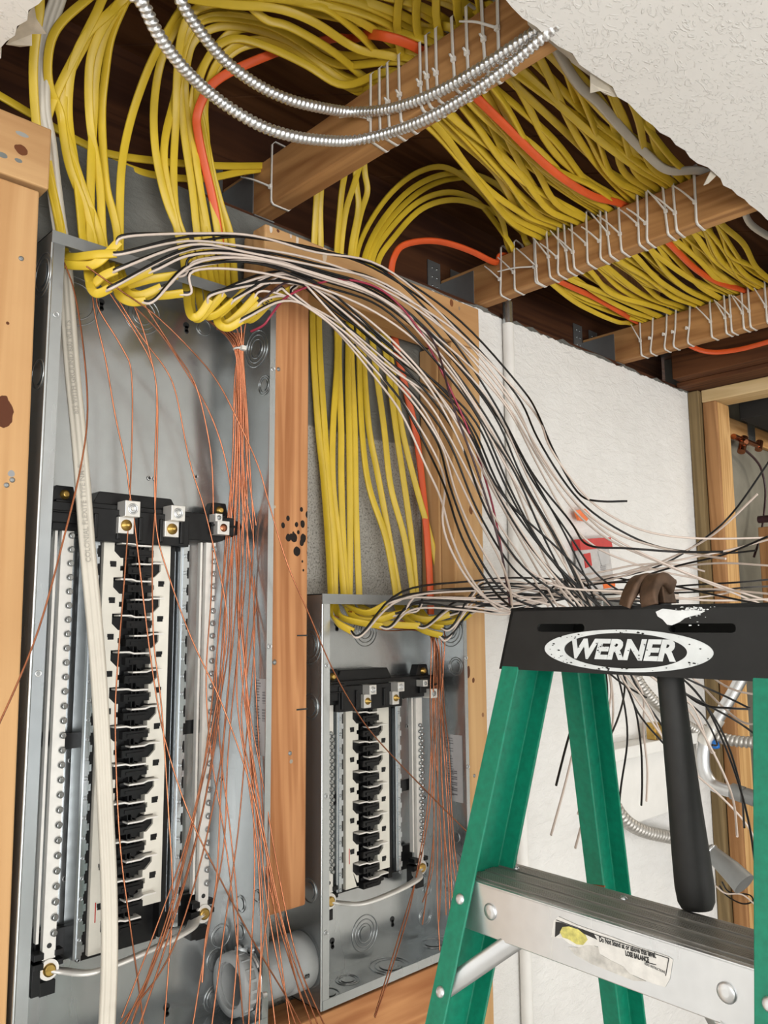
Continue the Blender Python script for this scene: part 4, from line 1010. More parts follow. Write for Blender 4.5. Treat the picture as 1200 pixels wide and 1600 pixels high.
for i, (pp, y1, y2, y3) in enumerate(XT):
    b = [PZ(x, y, .862-.004*k) if y > -5 else PZ(x, y, .88) for k, (x, y) in enumerate(pp)]
    body = [over(.40+.03*i, .30, .87), over(b[0].x-.24, b[0].y-.14, .90), over(b[0].x-.12, b[0].y-.03, .90)]+b+run_on(y1, y2, y3, .006*(i % 3), 90+i)
    pth = relax(spline(body, 6), 2)
    tag(jacket(pth, 'electrical_cable', 'yellow', None, seed=100+i), 'yellow flat cable in the loose bundle crossing over all three joists', 'cable', 'loose yellow cables crossing over the joists')
for i in range(6):      # cables that join the bundle between the first and second joists
    y2 = .665+.05*i; y1 = .60+.036*i
    body = [over(.52, .32, .86), over(.70, y1-.10, .865), *run_on(y1, y2, .74+.032*((i*2) % 9), .010, 130+i)]
    pth = relax(spline(body, 6), 2)
    tag(jacket(pth, 'electrical_cable', 'yellow', None, seed=140+i), 'yellow flat cable in the loose bundle crossing over all three joists', 'cable', 'loose yellow cables crossing over the joists')
# the two cables tied against the first joist near the wall, and one stray loop towards the third joist
pth = spline(lift([(-40,128),(0,150),(60,185),(124,221),(169,240),(240,251),(337,259),(431,259)], [(0, 1.14), (1, 1.115)]), 7)
tag(jacket(pth, 'electrical_cable', 'yellow', None, w0=(0, 0, 1), tw=lambda t: 0, face=None), 'yellow cable running level along the wall top to the first joist, upper of two', 'cable')
pth = spline(lift([(60,196),(124,225),(200,262),(255,276),(320,279),(380,268),(428,262)], [(0, 1.145), (1, 1.118)]), 7)
tag(jacket(pth, 'electrical_cable', 'yellow', None, w0=(0, 0, 1), tw=lambda t: 0, face=None), 'yellow cable running along the wall top to the first joist, lower of two', 'cable')
pth = spline([over(1.385, 1.03, .812), *[PZ(x, y, .775) for x, y in ((885,462),(925,486),(965,503))], over(1.99, 1.085, .812), over(2.15, 1.08, .82)], 8)
tag(jacket(pth, 'electrical_cable', 'yellow', None), 'single yellow cable sagging near the wall between the second and third joists', 'cable')
# orange cables
OR = flat(.0068, .0034, 12)
ob = lift([(345,512),(340,494),(342,450)], [(0, 1.05), (1, 1.085)])+lift([(345,394),(334,319),(318,250),(309,205),(308,180),(319,150),(337,127),(375,105),(450,75),(494,67),(524,59),(550,61)], [(0, 1.09), (.35, 1.06), (1, .92)])+[over(.735, .775, .835), over(.80, .735, .816), over(.95, .735, .79), over(1.12, .75, .775), over(1.28, .765, .79), over(1.401, .762, .813), over(1.56, .765, .80), over(1.72, .775, .785), over(1.88, .785, .80), over(2.01, .775, .813), over(2.2, .75, .80), over(2.4, .70, .86)]
tag(jacket(relax(spline(ob, 7), 2), 'orange_cable', 'orange', None, OR), 'orange cable arching out of the tall panel and crossing all three joists', 'cable')
ob = lift([(673,960),(672,925),(668,850),(658,740),(648,667),(632,600),(617,530),(610,470),(611,425),(616,401),(630,383),(665,376),(700,380),(740,394),(776,411)], [(0, 1.085), (.1, 1.09), (.4, 1.118), (.72, 1.121), (.85, 1.10), (1, 1.068)])+[over(1.401, 1.062, .814)]+[PZ(x, y, .79) for x, y in ((888,446),(930,465),(970,488))]+[over(1.99, 1.068, .812), over(2.12, 1.03, .79), PZ(1100, 549, .76), PZ(1150, 547, .752), PZ(1215, 530, .752)]
tag(jacket(relax(spline(ob, 7), 2), 'orange_cable', 'orange', None, OR), 'orange cable rising from the short panel and looping to the second joist', 'cable')
# the big white cable down the front of the tall panel
WC = [(-.0102+.0204*i/12, -.0058*(.70+.30*abs(math.cos(1.5*math.pi*(i-6)/6)))*(1 if 0 < i < 12 else .45)) for i in range(13)]
WC = WC+[(x, -y) for x, y in WC[::-1]]
wp = lift([(98,-30),(90,0),(77,40),(68,94),(67,169),(76,220),(83,280),(91,340)], [(0, 1.0), (.3, 1.05), (1, 1.092)])+lift([(100,400),(103,440),(107,500),(113,580),(121,660),(128,740),(137,860),(150,1000),(158,1120),(164,1250),(170,1380),(171,1500),(166,1620),(160,1700)], [(0, 1.088), (.12, 1.075), (.3, 1.065), (.42, 1.052), (.6, 1.040), (1, 1.020)])
wpath = relax(spline(wp, 7), 2)
wcab = jacket(wpath, 'white_cable', 'whitejk', None, WC, tw=lambda t: .25*math.sin(5*t))
tag(wcab, 'thick white cable hanging down the front of the tall panel past its breaker stabs', 'cable')
def text_on(path, s0, txt, size, parent, mat, off, flip=1):
    L = [0]
    for a, b in zip(path[:-1], path[1:]): L.append(L[-1]+(b-a).length)
    def at(s):
        for k in range(len(L)-1):
            if L[k] <= s <= L[k+1]:
                t = (s-L[k])/(L[k+1]-L[k]); return path[k].lerp(path[k+1], t), (path[k+1]-path[k]).normalized()
        return path[-1], (path[-1]-path[-2]).normalized()
    v, f = glyphs(txt, size, .0001, 0, .0002); out = []
    for q in v:
        p, t = at(s0+q[0]*flip); nrm = (-p).normalized(); nrm = (nrm-t*nrm.dot(t)).normalized(); wv = nrm.cross(t*flip)
        out.append(p+nrm*(off+q[2]*.3)+wv*q[1])
    return MB().add(out, f).build('jacket_print', mat, parent)
M['greyprint'] = plain('grey_jacket_print', (.38, .35, .30), .6, 0, .1)
def arclen_at(path, z):
    s = 0
    for a, b in zip(path[:-1], path[1:]):
        if (a.z-z)*(b.z-z) <= 0 and s > .3: return s
        s += (b-a).length
    return s
text_on(wpath, arclen_at(wpath, .07), 'COLONIAL FLEXITE TYPE NM-B', .0095, wcab, 'greyprint', .0066, -1)
text_on(wpath, arclen_at(wpath, .275), '8/3 WITH GROUND 600 VOLTS', .0095, wcab, 'greyprint', .0066, -1)
# second white cable along the cut of the ceiling
WB = flat(.0072, .0045, 12)
b = [over(.60, .50, .84), over(.72, .555, .832), over(.80, .566, .818), *[PZ(x, y, .79) for x, y in ((895,120),(935,160),(975,205),(1010,240),(1045,266))], over(1.401, .600, .815), over(1.52, .59, .80), *[PZ(x, y, .79) for x, y in ((1175,352),(1230,385))]]
tag(jacket(spline(b, 7), 'white_cable', 'whitejk', None, WB), 'pale grey cable following the ceiling cut over the joists', 'cable')

# ------------------------------------------------------------------ flexible steel conduits strapped along the first joist
def flexi(path, r, name, label, pitch=.0058, mat='zinc', cat='conduit', kind=None):
    L = 0; P = [path[0]]; acc = [0]
    for a, b in zip(path[:-1], path[1:]): acc.append(acc[-1]+(b-a).length)
    tot = acc[-1]; n = int(tot/(pitch/6)); pts = []; k = 0
    for i in range(n+1):
        s = tot*i/n
        while k < len(acc)-2 and acc[k+1] < s: k += 1
        t = (s-acc[k])/max(1e-9, acc[k+1]-acc[k]); pts.append(path[k].lerp(path[k+1], t))
    prof = [1, .98, .82, .72, .78, .95]
    mb = MB(); m = 18
    T = [(pts[min(i+1, n)]-pts[max(i-1, 0)]).normalized() for i in range(n+1)]
    wv = T[0].orthogonal().normalized(); vs = []
    for i in range(n+1):
        wv = (wv-T[i]*wv.dot(T[i])).normalized(); nv = T[i].cross(wv)
        for j in range(m):
            a = 2*math.pi*j/m; rr_ = r*prof[int(i+6*j/m) % 6]; vs.append(pts[i]+(wv*math.cos(a)+nv*math.sin(a))*rr_)
    mb.add(vs, [(i*m+j, i*m+(j+1) % m, (i+1)*m+(j+1) % m, (i+1)*m+j) for i in range(n) for j in range(m)], True)
    mb.add(vs[:m]+vs[-m:], [tuple(range(m))[::-1], tuple(range(m, 2*m))])
    return tag(mb.build(name, mat), label, cat)
fx = JX[0]-.0192-.0085
up_ = lift([(268,-40),(282,0),(310,45),(350,93),(400,131),(450,155),(500,168),(550,175)], [(0, .80), (.5, .86), (1, .856)])+[PX(x, y, fx) for x, y in ((600,172),(650,158),(700,136),(750,107),(800,74),(838,48))]+[over(fx, .50, PX(845, 43, fx).z+.006), over(fx, .44, .752)]
up_ = [over(.33, .30, .86), over(.37, .50, .80), over(.40, .66, .752)]+up_
flexi(spline(up_, 8), .0080, 'flexible_conduit', 'shiny flexible steel conduit along the first joist, upper of the pair', .0076)
dn_ = lift([(205,-40),(226,10),(250,58),(290,110),(340,155),(400,193),(450,211),(500,219),(550,220)], [(0, .76), (.5, .845), (1, .838)])+[PX(x, y, fx-.001) for x, y in ((600,210),(650,193),(700,168),(750,136),(800,98),(845,60))]+[over(fx, .50, PX(852, 54, fx).z+.004), over(fx, .44, .733)]
dn_ = [over(.27, .28, .85), over(.31, .48, .79), over(.335, .62, .735)]+dn_
flexi(spline(dn_, 8), .0080, 'flexible_conduit', 'shiny flexible steel conduit along the first joist, lower of the pair', .0076)

# ------------------------------------------------------------------ cable ties round the joists
def tie_proto(name):
    return name
TIE = {}
def tie(jx, y, zhead, tail, label, group, skew=0.0, tilt=0.0):
    key = (round(tail[0], 3), round(tail[1], 3), round(tail[2], 3), round(zhead, 3), round(skew, 3), round(tilt, 3))
    t = thing('cable_tie', (jx, y, JB-.001), label, 'cable tie', group)
    hw = .0192+.0012; zb = -.0005; zt = JT-JB+.024
    loop = [(-hw, skew, zt-.004), (-hw-.0006, skew*.6, zhead+.01), (-hw-.0006, 0, .010), (-hw, 0, .0035), (-hw+.004, tilt*.1, zb), (hw-.004, tilt, zb), (hw, tilt, .004), (hw+.0004, tilt, .05), (hw, tilt, zt-.004), (hw-.006, tilt, zt+.003), (-hw+.006, skew, zt+.003), (-hw, skew, zt-.004)]
    off = lambda p: (p[0], p[1], p[2])
    m = MB().sweep([Vector(p) for p in loop], [(-.0024, -.0006), (.0024, -.0006), (.0024, .0006), (-.0024, .0006)], w0=(0, 1, 0)); m.build('strap', 'nylon', t, local=True)
    m = MB().box(-hw-.0052, -hw-.0002, -.0036, .0036, zhead-.0035, zhead+.0035); m.build('tie_head', 'nylon', t, bevel=.0008, local=True)
    p0 = Vector((-hw-.003, 0, zhead)); p2 = p0+Vector(tail); p1 = p0.lerp(p2, .5)+Vector((-.003, 0, .002))
    m = MB().sweep(spline([p0, p1, p2], 5), lambda i, t_: [(a*(1-.35*t_), b) for a, b in [(-.0019, -.0006), (.0019, -.0006), (.0019, .0006), (-.0019, .0006)]], w0=(0, 1, 0)); m.build('tail', 'nylon', t, local=True)
    return t
def tie_copy(src, jx, y, label, group):
    r = src.copy(); COL.objects.link(r); r.location = (jx, y, JB-.001); r['label'] = label; r['group'] = group; r['_loc'] = [jx, y, JB-.001]
    for ch in list(src.children):
        c = ch.copy(); COL.objects.link(c); c.parent = r
    return r
faceX = lambda k: JX[k]-.0195
# first joist: heads half hidden by the conduits, most tails trimmed
g1 = 'white cable ties around the first joist'; src = []
J1 = [(580,190),(595,190),(609,180),(627,165),(659,140),(670,130),(684,120),(711,100),(732,85),(758,60),(779,40)]
for i, (x, y) in enumerate(J1):
    p = PX(x, y, faceX(0)); lb = f'white cable tie around the first joist behind the conduits, {ordn[i]} from its wall end'
    if i in (0, 10): tie(JX[0], p.y, .036 if i == 0 else .045, (-.012, .055, .022) if i == 0 else (-.015, .05, .03), lb, g1, tilt=.004)
    elif i < 3: src.append(tie(JX[0], p.y, (.038, .042)[i-1], (-.006, .001, .004), lb, g1, skew=.002*i, tilt=.002*i))
    else: tie_copy(src[i % 2], JX[0], p.y, lb, g1)
p = PX(425, 290, faceX(0)); tie(JX[0], p.y, .030, (-.02, .06, .035), 'white cable tie holding two level yellow cables to the first joist near the wall', 'white cable ties around the first joist')
# second joist: long untrimmed tails pointing up and left
g2 = 'white cable ties around the second joist'; src = []
J2 = [(782,437),(804,431),(839,428),(859,420),(872,421),(887,416),(897,410),(918,399),(938,389),(953,397),(971,388),(998,364),(1011,367),(1043,355),(1056,337),(1087,320)]
TAILS = [(-.014, .030, .036), (-.010, .034, .042), (-.012, .040, .050), (-.016, .026, .046)]
for i, (x, y) in enumerate(J2):
    p = PX(x, y, faceX(1)); lb = f'white cable tie around the second joist, {ordn[i] if i < 11 else ("twelfth","thirteenth","fourteenth","fifteenth","sixteenth")[i-11]} from its wall end'
    if i < 4: src.append(tie(JX[1], p.y, (.036, .040, .034, .044)[i], TAILS[i], lb, g2, skew=-.004+.003*i, tilt=.003))
    else: tie_copy(src[(i*3) % 4], JX[1], p.y, lb, g2)
p = PX(839, 429, faceX(1)); tie(JX[1], p.y+.004, .034, (-.016, .085, .012), 'white cable tie on the second joist whose tail sticks out level to the left', g2)
g3 = 'white cable ties around the third joist'; src = []
J3 = [(1002,547),(1016,532),(1038,529),(1052,525),(1074,517),(1111,504),(1134,504),(1142,495),(1161,492),(1172,499),(1198,490)]
for i, (x, y) in enumerate(J3):
    p = PX(x, y, faceX(2)); lb = f'white cable tie around the third joist, {ordn[i]} from its wall end'
    if i in (1, 2, 3, 4):
        if i == 1: s0 = tie(JX[2], p.y, .040, (-.002, .0, .003), lb, g3, skew=-.012, tilt=.002)
        else: tie_copy(s0, JX[2], p.y, lb, g3)
    elif i in (0, 5): src.append(tie(JX[2], p.y, .040, (-.012, .03, .045) if i else (-.010, .020, .05), lb, g3))
    else: tie_copy(src[i % 2], JX[2], p.y, lb, g3)
# ------------------------------------------------------------------ conductors of the stripped cables
WR = circ(.0019, 7)
GR = circ(.0012, 6)
def wire(root, pts, name, mat, sect=WR, k=6, it=2):
    return MB().sweep(relax(spline(pts, k), it), sect).build(name, mat, root)
rw = random.Random(5)
def jig(a): return rw.uniform(-a, a)
# where the long conductors of the tall panel finish: each is a run of sight-line points after the bend over the top plate
ENDS = [
 [(816,600),(840,648),(863,697),(905,768),(938,782),(980,783)],
 [(810,606),(838,652),(862,703),(915,775),(975,815),(1030,834),(1110,840),(1196,840)],
 [(806,612),(845,685),(900,772),(960,826),(1040,858),(1130,863),(1181,860)],
 [(800,620),(838,690),(890,770),(950,826),(1020,852),(1080,864),(1134,873)],
 [(796,622),(842,700),(900,785),(955,836),(1040,880),(1120,915),(1205,940)],
 [(792,630),(835,705),(895,790),(950,840),(1020,874),(1110,912),(1200,948)],
 [(786,636),(840,730),(893,815),(930,855),(985,880),(1040,895),(1096,905)],
 [(780,640),(835,735),(885,820),(920,850),(980,857),(1060,862),(1130,862)],
 [(776,650),(830,745),(885,830),(925,885),(955,915),(1000,935),(1060,938)],
 [(770,640),(820,735),(868,830),(905,900),(930,970),(952,1060),(957,1130),(944,1185),(930,1215)],
 [(772,645),(828,740),(885,840),(925,920),(955,1000),(978,1070),(1000,1120),(1050,1178),(1060,1190)],
 [(768,650),(822,745),(878,845),(916,930),(946,1010),(970,1070),(980,1150),(972,1230),(966,1290)],
 [(764,652),(815,745),(872,850),(912,935),(945,1015),(985,1090),(1000,1160),(1003,1220),(1002,1258)],
 [(760,655),(812,750),(868,850),(905,930),(950,1010),(1000,1075),(1008,1140),(1012,1200),(1010,1252)],
 [(756,655),(808,755),(865,860),(915,945),(960,1030),(1012,1095),(1040,1160),(1060,1210)],
 [(752,650),(800,745),(850,845),(893,930),(920,1000),(915,1070),(890,1150),(869,1227)],
 [(748,655),(795,750),(842,850),(880,930),(925,1010),(945,1085),(930,1170),(912,1240),(903,1272)],
 [(744,660),(792,760),(850,860),(920,945),(1000,1020),(1060,1085),(1100,1120),(1120,1160),(1113,1164)],
 [(740,665),(792,770),(860,870),(940,950),(1030,1030),(1085,1080),(1130,1150),(1155,1230),(1163,1293)],
 [(738,668),(790,775),(860,880),(945,960),(1040,1040),(1095,1090),(1140,1180),(1170,1280),(1185,1390)],
 [(736,665),(786,770),(846,868),(925,950),(1010,1025),(1080,1062),(1130,1085),(1172,1107)],
 [(735,672),(790,770),(870,862),(960,950),(1040,1050),(1090,1098),(1140,1108),(1171,1108)],
 [(730,670),(780,772),(840,870),(905,945),(985,1030),(1060,1090),(1100,1150),(1140,1240),(1152,1307)],
 [(726,672),(776,775),(838,880),(900,950),(960,1040),(1000,1100),(1060,1185),(1130,1245),(1180,1310),(1195,1400)],
 [(722,676),(772,780),(826,880),(868,940),(905,1010),(930,1100),(925,1200),(915,1265),(899,1325)],
 [(718,680),(768,790),(815,880),(850,940),(895,1030),(905,1110),(890,1200),(861,1305)],
 [(716,690),(764,800),(822,888),(890,940),(960,1010),(1020,1055),(1080,1090),(1150,1125),(1196,1160)],
 [(710,690),(752,790),(800,868),(850,905),(890,918),(960,925),(1060,930)],
 [(706,700),(748,800),(800,890),(850,930),(900,1000),(960,1060),(1010,1090)],
 [(700,700),(740,790),(775,870),(795,920),(800,950)],
 [(694,560),(708,630),(742,735),(778,850),(798,948)],
 [(690,700),(716,770),(735,820),(765,880),(800,925),(860,945)],
 [(680,690),(700,760),(735,840),(780,915),(825,945),(900,965)],
 [(676,710),(690,760),(694,822),(715,880),(755,930),(797,953)],
 [(668,700),(690,765),(725,840),(765,920),(798,948)],
 [(664,720),(682,780),(700,835),(730,900),(770,945),(797,956)],
]
rs_ = random.Random(9)
ordE = sorted(range(27), key=lambda q: q+rs_.uniform(-4.5, 4.5)); ENDS[:27] = [ENDS[q] for q in ordE]
order = list(range(18))
starts = sorted(range(18), key=lambda i: (i >= 9, i))
ne = 0
DOWN = {}
for i, (root, a) in enumerate(CABLES1):
    e0 = a[0]; dirv = (a[0]-a[1]).normalized()
    for c in range(2):
        k = 2*i+c
        r = k/35.0
        # fan order at the bend over the plate, with some crossing
        r2 = min(1, max(0, r+jig(.10)))
        if i < 9: A_ = [(e0, None)]
        end = ENDS[k]
        xA, xB = 450, 600
        if i < 9: mids = [(300+jig(8), 364+58*(i/8)+c*3+jig(3)), (395+jig(8), 368+62*r2*1.6+c*3+jig(4)), (500+jig(6), 392+88*r2*1.3+jig(4)), (600+jig(6), 418+120*r2*1.2+jig(6))]
        else: mids = [(440+7*(i-9)/2+c*4, 432+10*math.sin(i)+c*4+jig(5)), (520+jig(8), 450+70*(r2-.42)*1.7+jig(8)), (600+jig(8), 488+140*(r2-.42)*1.9+jig(12))]
        if k in (29, 33, 35): mids = [(430, 470), (505, 529+jig(6)), (565, 600+jig(5)), (610, 660+jig(4))]
        if k >= 27 and k != 30:
            s0, s1 = (452+jig(6), 462+jig(8)), end[0]
            mids = [(s0[0]+(s1[0]-s0[0])*t, s0[1]+(s1[1]-s0[1])*t-34*math.sin(math.pi*t)) for t in (0, .3, .62)]
        if k == 30: mids = [(450, 440), (520, 434), (580, 448), (640, 490)]
        x0, y0 = end[0]; lastm = mids[-1]
        mx = (lastm[0]*.45+x0*.55, lastm[1]*.45+y0*.55-((y0-lastm[1])*.10))
        n = len(end)
        dep = (.80 if end[-1][0] < 1120 else .62)-.10*((k*7) % 5)/5
        pts = [e0-dirv*.006+Vector((0, 0, .0016*(1-2*c))), e0+dirv*.012+Vector((0, -.002, .0016*(1-2*c)))]
        pts += [PY(x, y, .992-.036*(q/len(mids))-.012*((k*3) % 4)/4) for q, (x, y) in enumerate(mids)]
        pts += [PY(mx[0], mx[1], .938-.015*((k*5) % 4)/4)]
        for q, (x, y) in enumerate(end):
            t = q/(n-1); hide = 820 < x < 1190 and y > 940
            pts.append(PY(x+(0 if q == n-1 else jig(7 if q < 3 else 3)), y+(0 if q == n-1 else jig(7 if q < 3 else 2)), .915+(dep-.915)*t))
        mat = 'wblack' if c == 0 else 'wwhite'; nm = 'black_wire' if c == 0 else 'white_wire'
        if k == 30: mat = 'wmaroon'
        w_ = wire(root, pts, nm, mat)
        if k == 30: w_['label'] = 'dark maroon wire falling steeply to the ladder cap'
# red conductor of one three-wire cable
wire(CABLES1[16][0], [PY(x, y, d) for x, y, d in ((392,518,1.02),(412,508,1.0),(424,492,.99),(450,462,.985),(500,442,.975),(545,437,.965),(600,455,.95),(650,508,.94),(690,580,.93),(735,680,.91),(770,790,.90),(790,900,.88),(797,946,.87))], 'red_wire', 'wred')
# conductors of the short panel run level to the right and end in the air past the ladder cap
E2 = [
 [(900,905),(960,902),(1040,878),(1110,832),(1150,790),(1205,715)], [(900,915),(970,900),(1050,872),(1115,836),(1185,772)], [(910,918),(980,905),(1060,886),(1130,868),(1199,838)],
 [(905,910),(980,896),(1060,885),(1130,880),(1205,884)], [(900,922),(1000,918),(1080,915),(1150,913),(1205,905)], [(900,926),(1000,924),(1100,920),(1205,928)],
 [(905,930),(1000,927),(1090,924),(1160,921),(1205,916)], [(900,932),(1000,936),(1070,934),(1125,926),(1147,923)], [(890,918),(960,912),(1040,916),(1120,928),(1205,948)],
 [(880,915),(940,902),(1000,890),(1060,876),(1140,858),(1205,842)], [(900,935),(960,940),(1020,948),(1080,955)], [(890,938),(940,945),(990,990),(1030,1070),(1082,1100),(1110,1170),(1118,1176)],
 [(885,930),(930,940),(965,985),(975,1060),(965,1120),(940,1180)], [(880,925),(920,925),(960,950),(1020,1010),(1090,1065),(1125,1100),(1160,1130),(1185,1132)], [(870,910),(905,905),(928,935),(940,1010),(950,1075),(944,1150)],
 [(905,925),(970,930),(1030,960),(1090,1040),(1140,1078),(1200,1088)], [(900,912),(960,905),(1010,915),(1060,928)], [(890,905),(940,895),(1000,885),(1058,882),(1100,893)],
 [(880,932),(940,938),(1000,940),(1060,941)], [(890,928),(950,934),(1010,930),(1100,938),(1205,936)], [(870,935),(920,950),(960,1000),(1000,1080),(1040,1140),(1062,1180)], [(860,940),(900,955),(935,1010),(955,1080),(935,1160)],
]
for i, (root, a) in enumerate(CABLES2):
    e0 = a[0]; dirv = (a[0]-a[1]).normalized()
    q0 = e0
    for c in range(2):
        k = 2*i+c; end = E2[k]
        r = ((k*7) % 22)/21
        sx = 600*0+ (e0.x)
        pts = [e0-dirv*.006+Vector((0, 0, .0016*(1-2*c))), e0+dirv*.014+Vector((0, -.002, .0016*(1-2*c)))]
        # sight-line start of this conductor
        v = e0; f_ = v.dot(FWD); ex_, ey_ = 600+FPX*v.dot(RIGHT)/f_, 800-FPX*v.dot(UP)/f_
        if ex_ < 640: pts += [PY(ex_+(700-ex_)*.5, 918+26*r+jig(3)+max(0, (ey_-960)*.2), .995)]
        elif ex_ < 680: pts += [PY(705, 932+20*r, .995)]
        pts += [PY(745+jig(6), 910+46*r+jig(3), .975), PY(805+jig(6), 905+52*r+jig(3), .95)]
        if k in (14, 15, 21): pts += [PY(850, 915+30*r, .93)]
        n = len(end)
        for q, (x, y) in enumerate(end): pts.append(PY(x+jig(2), y+(jig(3) if q < n-1 else 0), .925-(.17 if end[-1][0] < 1160 else .36)*(q/(n-1))-.012*(k % 3)))
        wire(root, pts, 'black_wire' if c == 0 else 'white_wire', 'wblack' if c == 0 else 'wwhite')

# bare ground wires
def ground(root, px, ys, k=6):
    return wire(root, lift(px, ys), 'ground_wire', 'copper', GR, k, 1)
GA = [
 [(100,410),(116,455),(130,540),(137,640),(128,720),(105,820),(60,985),(0,1128),(-30,1180)],
 [(142,445),(150,499),(165,562),(180,649),(197,727),(202,767),(210,816),(225,944),(240,1060),(259,1161),(296,1274),(345,1375),(401,1480),(450,1562),(480,1620)],
 [(150,462),(156,487),(191,544),(206,589),(205,727),(197,869),(184,1037),(180,1140),(187,1315),(204,1450),(221,1574),(226,1640)],
 [(165,450),(176,465),(217,529),(240,577),(245,630),(242,727),(244,824),(262,895),(300,1000),(349,1105),(395,1240),(430,1400),(470,1560)],
 [(205,468),(222,510),(236,560),(246,620),(245,730),(242,800),(238,870),(240,1000),(252,1100),(262,1250),(270,1400),(264,1500),(255,1620)],
 [(182,462),(187,472),(225,532),(259,577),(276,619),(296,720),(319,794),(337,869),(352,940),(354,1000),(338,1100),(318,1200),(290,1320),(240,1460),(190,1590)],
 [(222,470),(236,492),(270,545),(305,600),(325,680),(332,740),(333,820),(330,930),(322,1060),(330,1180),(350,1300),(365,1420),(382,1620)],
 [(192,466),(200,470),(250,520),(290,580),(330,650),(355,730),(366,820),(372,930),(384,1060),(392,1200),(398,1350),(392,1500),(388,1620)],
 [(135,416),(190,455),(240,490),(292,540),(337,592),(371,656),(403,727),(420,786),(450,884),(483,960),(517,1040),(552,1104),(590,1156),(665,1235),(727,1297),(738,1306)],
]
YA = [[(0, 1.04), (.25, 1.0), (1, .93)], [(0, 1.06), (.3, 1.07), (.6, 1.045), (1, .99)], [(0, 1.06), (.3, 1.075), (.45, 1.05), (1, 1.03)], [(0, 1.05), (.35, 1.07), (.55, 1.045), (1, .99)], [(0, 1.05), (.3, 1.07), (.5, 1.045), (1, 1.03)],
      [(0, 1.05), (.3, 1.07), (.5, 1.06), (1, 1.03)], [(0, 1.05), (.3, 1.09), (.6, 1.06), (1, 1.03)], [(0, 1.05), (.3, 1.09), (.6, 1.06), (1, 1.02)], [(0, .995), (.2, 1.0), (.32, 1.01), (.5, 1.005), (1, 1.0)]]
for i in range(9): ground(CABLES1[i][0], GA[i], YA[i])
B0 = [(312,490),(322,496),(334,500),(345,506),(350,510),(358,512),(368,508),(376,504),(384,500)]
BM = [  # gathered at the white tie, then spread again
 [(367,545),(366,640),(362,740),(352,850),(345,950),(333,1080),(318,1200),(292,1330),(250,1480),(196,1600)],
 [(369,545),(369,640),(366,740),(358,850),(352,960),(346,1080),(330,1200),(300,1340),(255,1490),(212,1620)],
 [(371,545),(372,640),(370,740),(364,850),(362,960),(356,1090),(340,1220),(310,1360),(262,1500),(184,1605)],
 [(373,545),(375,640),(374,740),(373,860),(366,980),(352,1120),(345,1240),(338,1380),(322,1460),(316,1535)],
 [(374,545),(377,640),(378,740),(380,850),(375,960),(370,1090),(388,1220),(402,1330),(408,1450),(405,1600)],
 [(376,545),(380,640),(380,740),(388,850),(390,930),(382,1040),(378,1140),(402,1260),(416,1400),(440,1530),(470,1625)],
 [(378,545),(383,640),(388,740),(404,850),(403,920),(392,1010),(384,1100),(404,1240),(420,1390),(408,1500),(395,1640)],
 [(379,546),(385,640),(386,740),(376,850),(372,960),(380,1080),(396,1200),(418,1330),(452,1480),(500,1610)],
 [(380,547),(386,640),(390,720),(396,850),(388,960),(386,1080),(412,1230),(440,1390),(468,1510),(515,1620)],
]
for i in range(9):
    ground(CABLES1[9+i][0], [B0[i]]+BM[i], [(0, 1.045), (.06, 1.06), (.3, 1.085), (.55, 1.06), (.75, 1.025), (1, .985)])
CPX = [[(366,600),(362,760),(350,900),(338,1040),(345,1180),(360,1300),(372,1450),(360,1620)], [(372,600),(376,760),(392,880),(398,1000),(385,1150),(372,1300),(352,1440),(330,1610)], [(376,600),(383,760),(398,860),(396,980),(402,1120),(412,1280),(430,1430),(455,1620)],
 [(370,600),(368,760),(360,900),(356,1020),(330,1160),(300,1290),(262,1430),(205,1600)], [(374,600),(374,760),(370,900),(376,1040),(392,1180),(404,1320),(416,1470),(432,1620)], [(379,600),(386,760),(384,900),(370,1030),(356,1180),(350,1320),(326,1450),(300,1610)],
 [(372,600),(370,780),(352,940),(340,1100),(322,1240),(284,1390),(232,1530),(190,1640)], [(377,600),(381,780),(378,940),(388,1100),(400,1260),(424,1400),(462,1530),(492,1615)]]
for q, cp_ in enumerate(CPX):
    tag(MB().sweep(relax(spline(lift([(366+2*q, 520), (372+q, 546)]+cp_, [(0, 1.06), (.3, 1.088), (.6, 1.062), (.8, 1.03), (1, .995)]), 6), 1), GR).build('copper_wire', 'copper'), 'bare copper wire hanging loose from the white tie in the tall panel', 'wire', 'loose bare copper wires in the tall panel')
tz = PY(374, 546, 1.058)
bt = thing('cable_tie', (tz.x, tz.y, tz.z-.004), 'small white tie gathering the bare copper wires in the tall panel', 'cable tie')
MB().ring(tz, (0, 0, 1), .0085, .0016, 20, 6).build('strap', 'nylon', bt); MB().box(tz.x-.004, tz.x+.004, tz.y-.014, tz.y-.006, tz.z-.0035, tz.z+.0035).build('tie_head', 'nylon', bt, bevel=.001)
GB0 = [(520,962),(530,966),(545,955),(560,960),(566,966),(572,952),(672,992),(678,992),(682,992),(688,990),(694,986)]
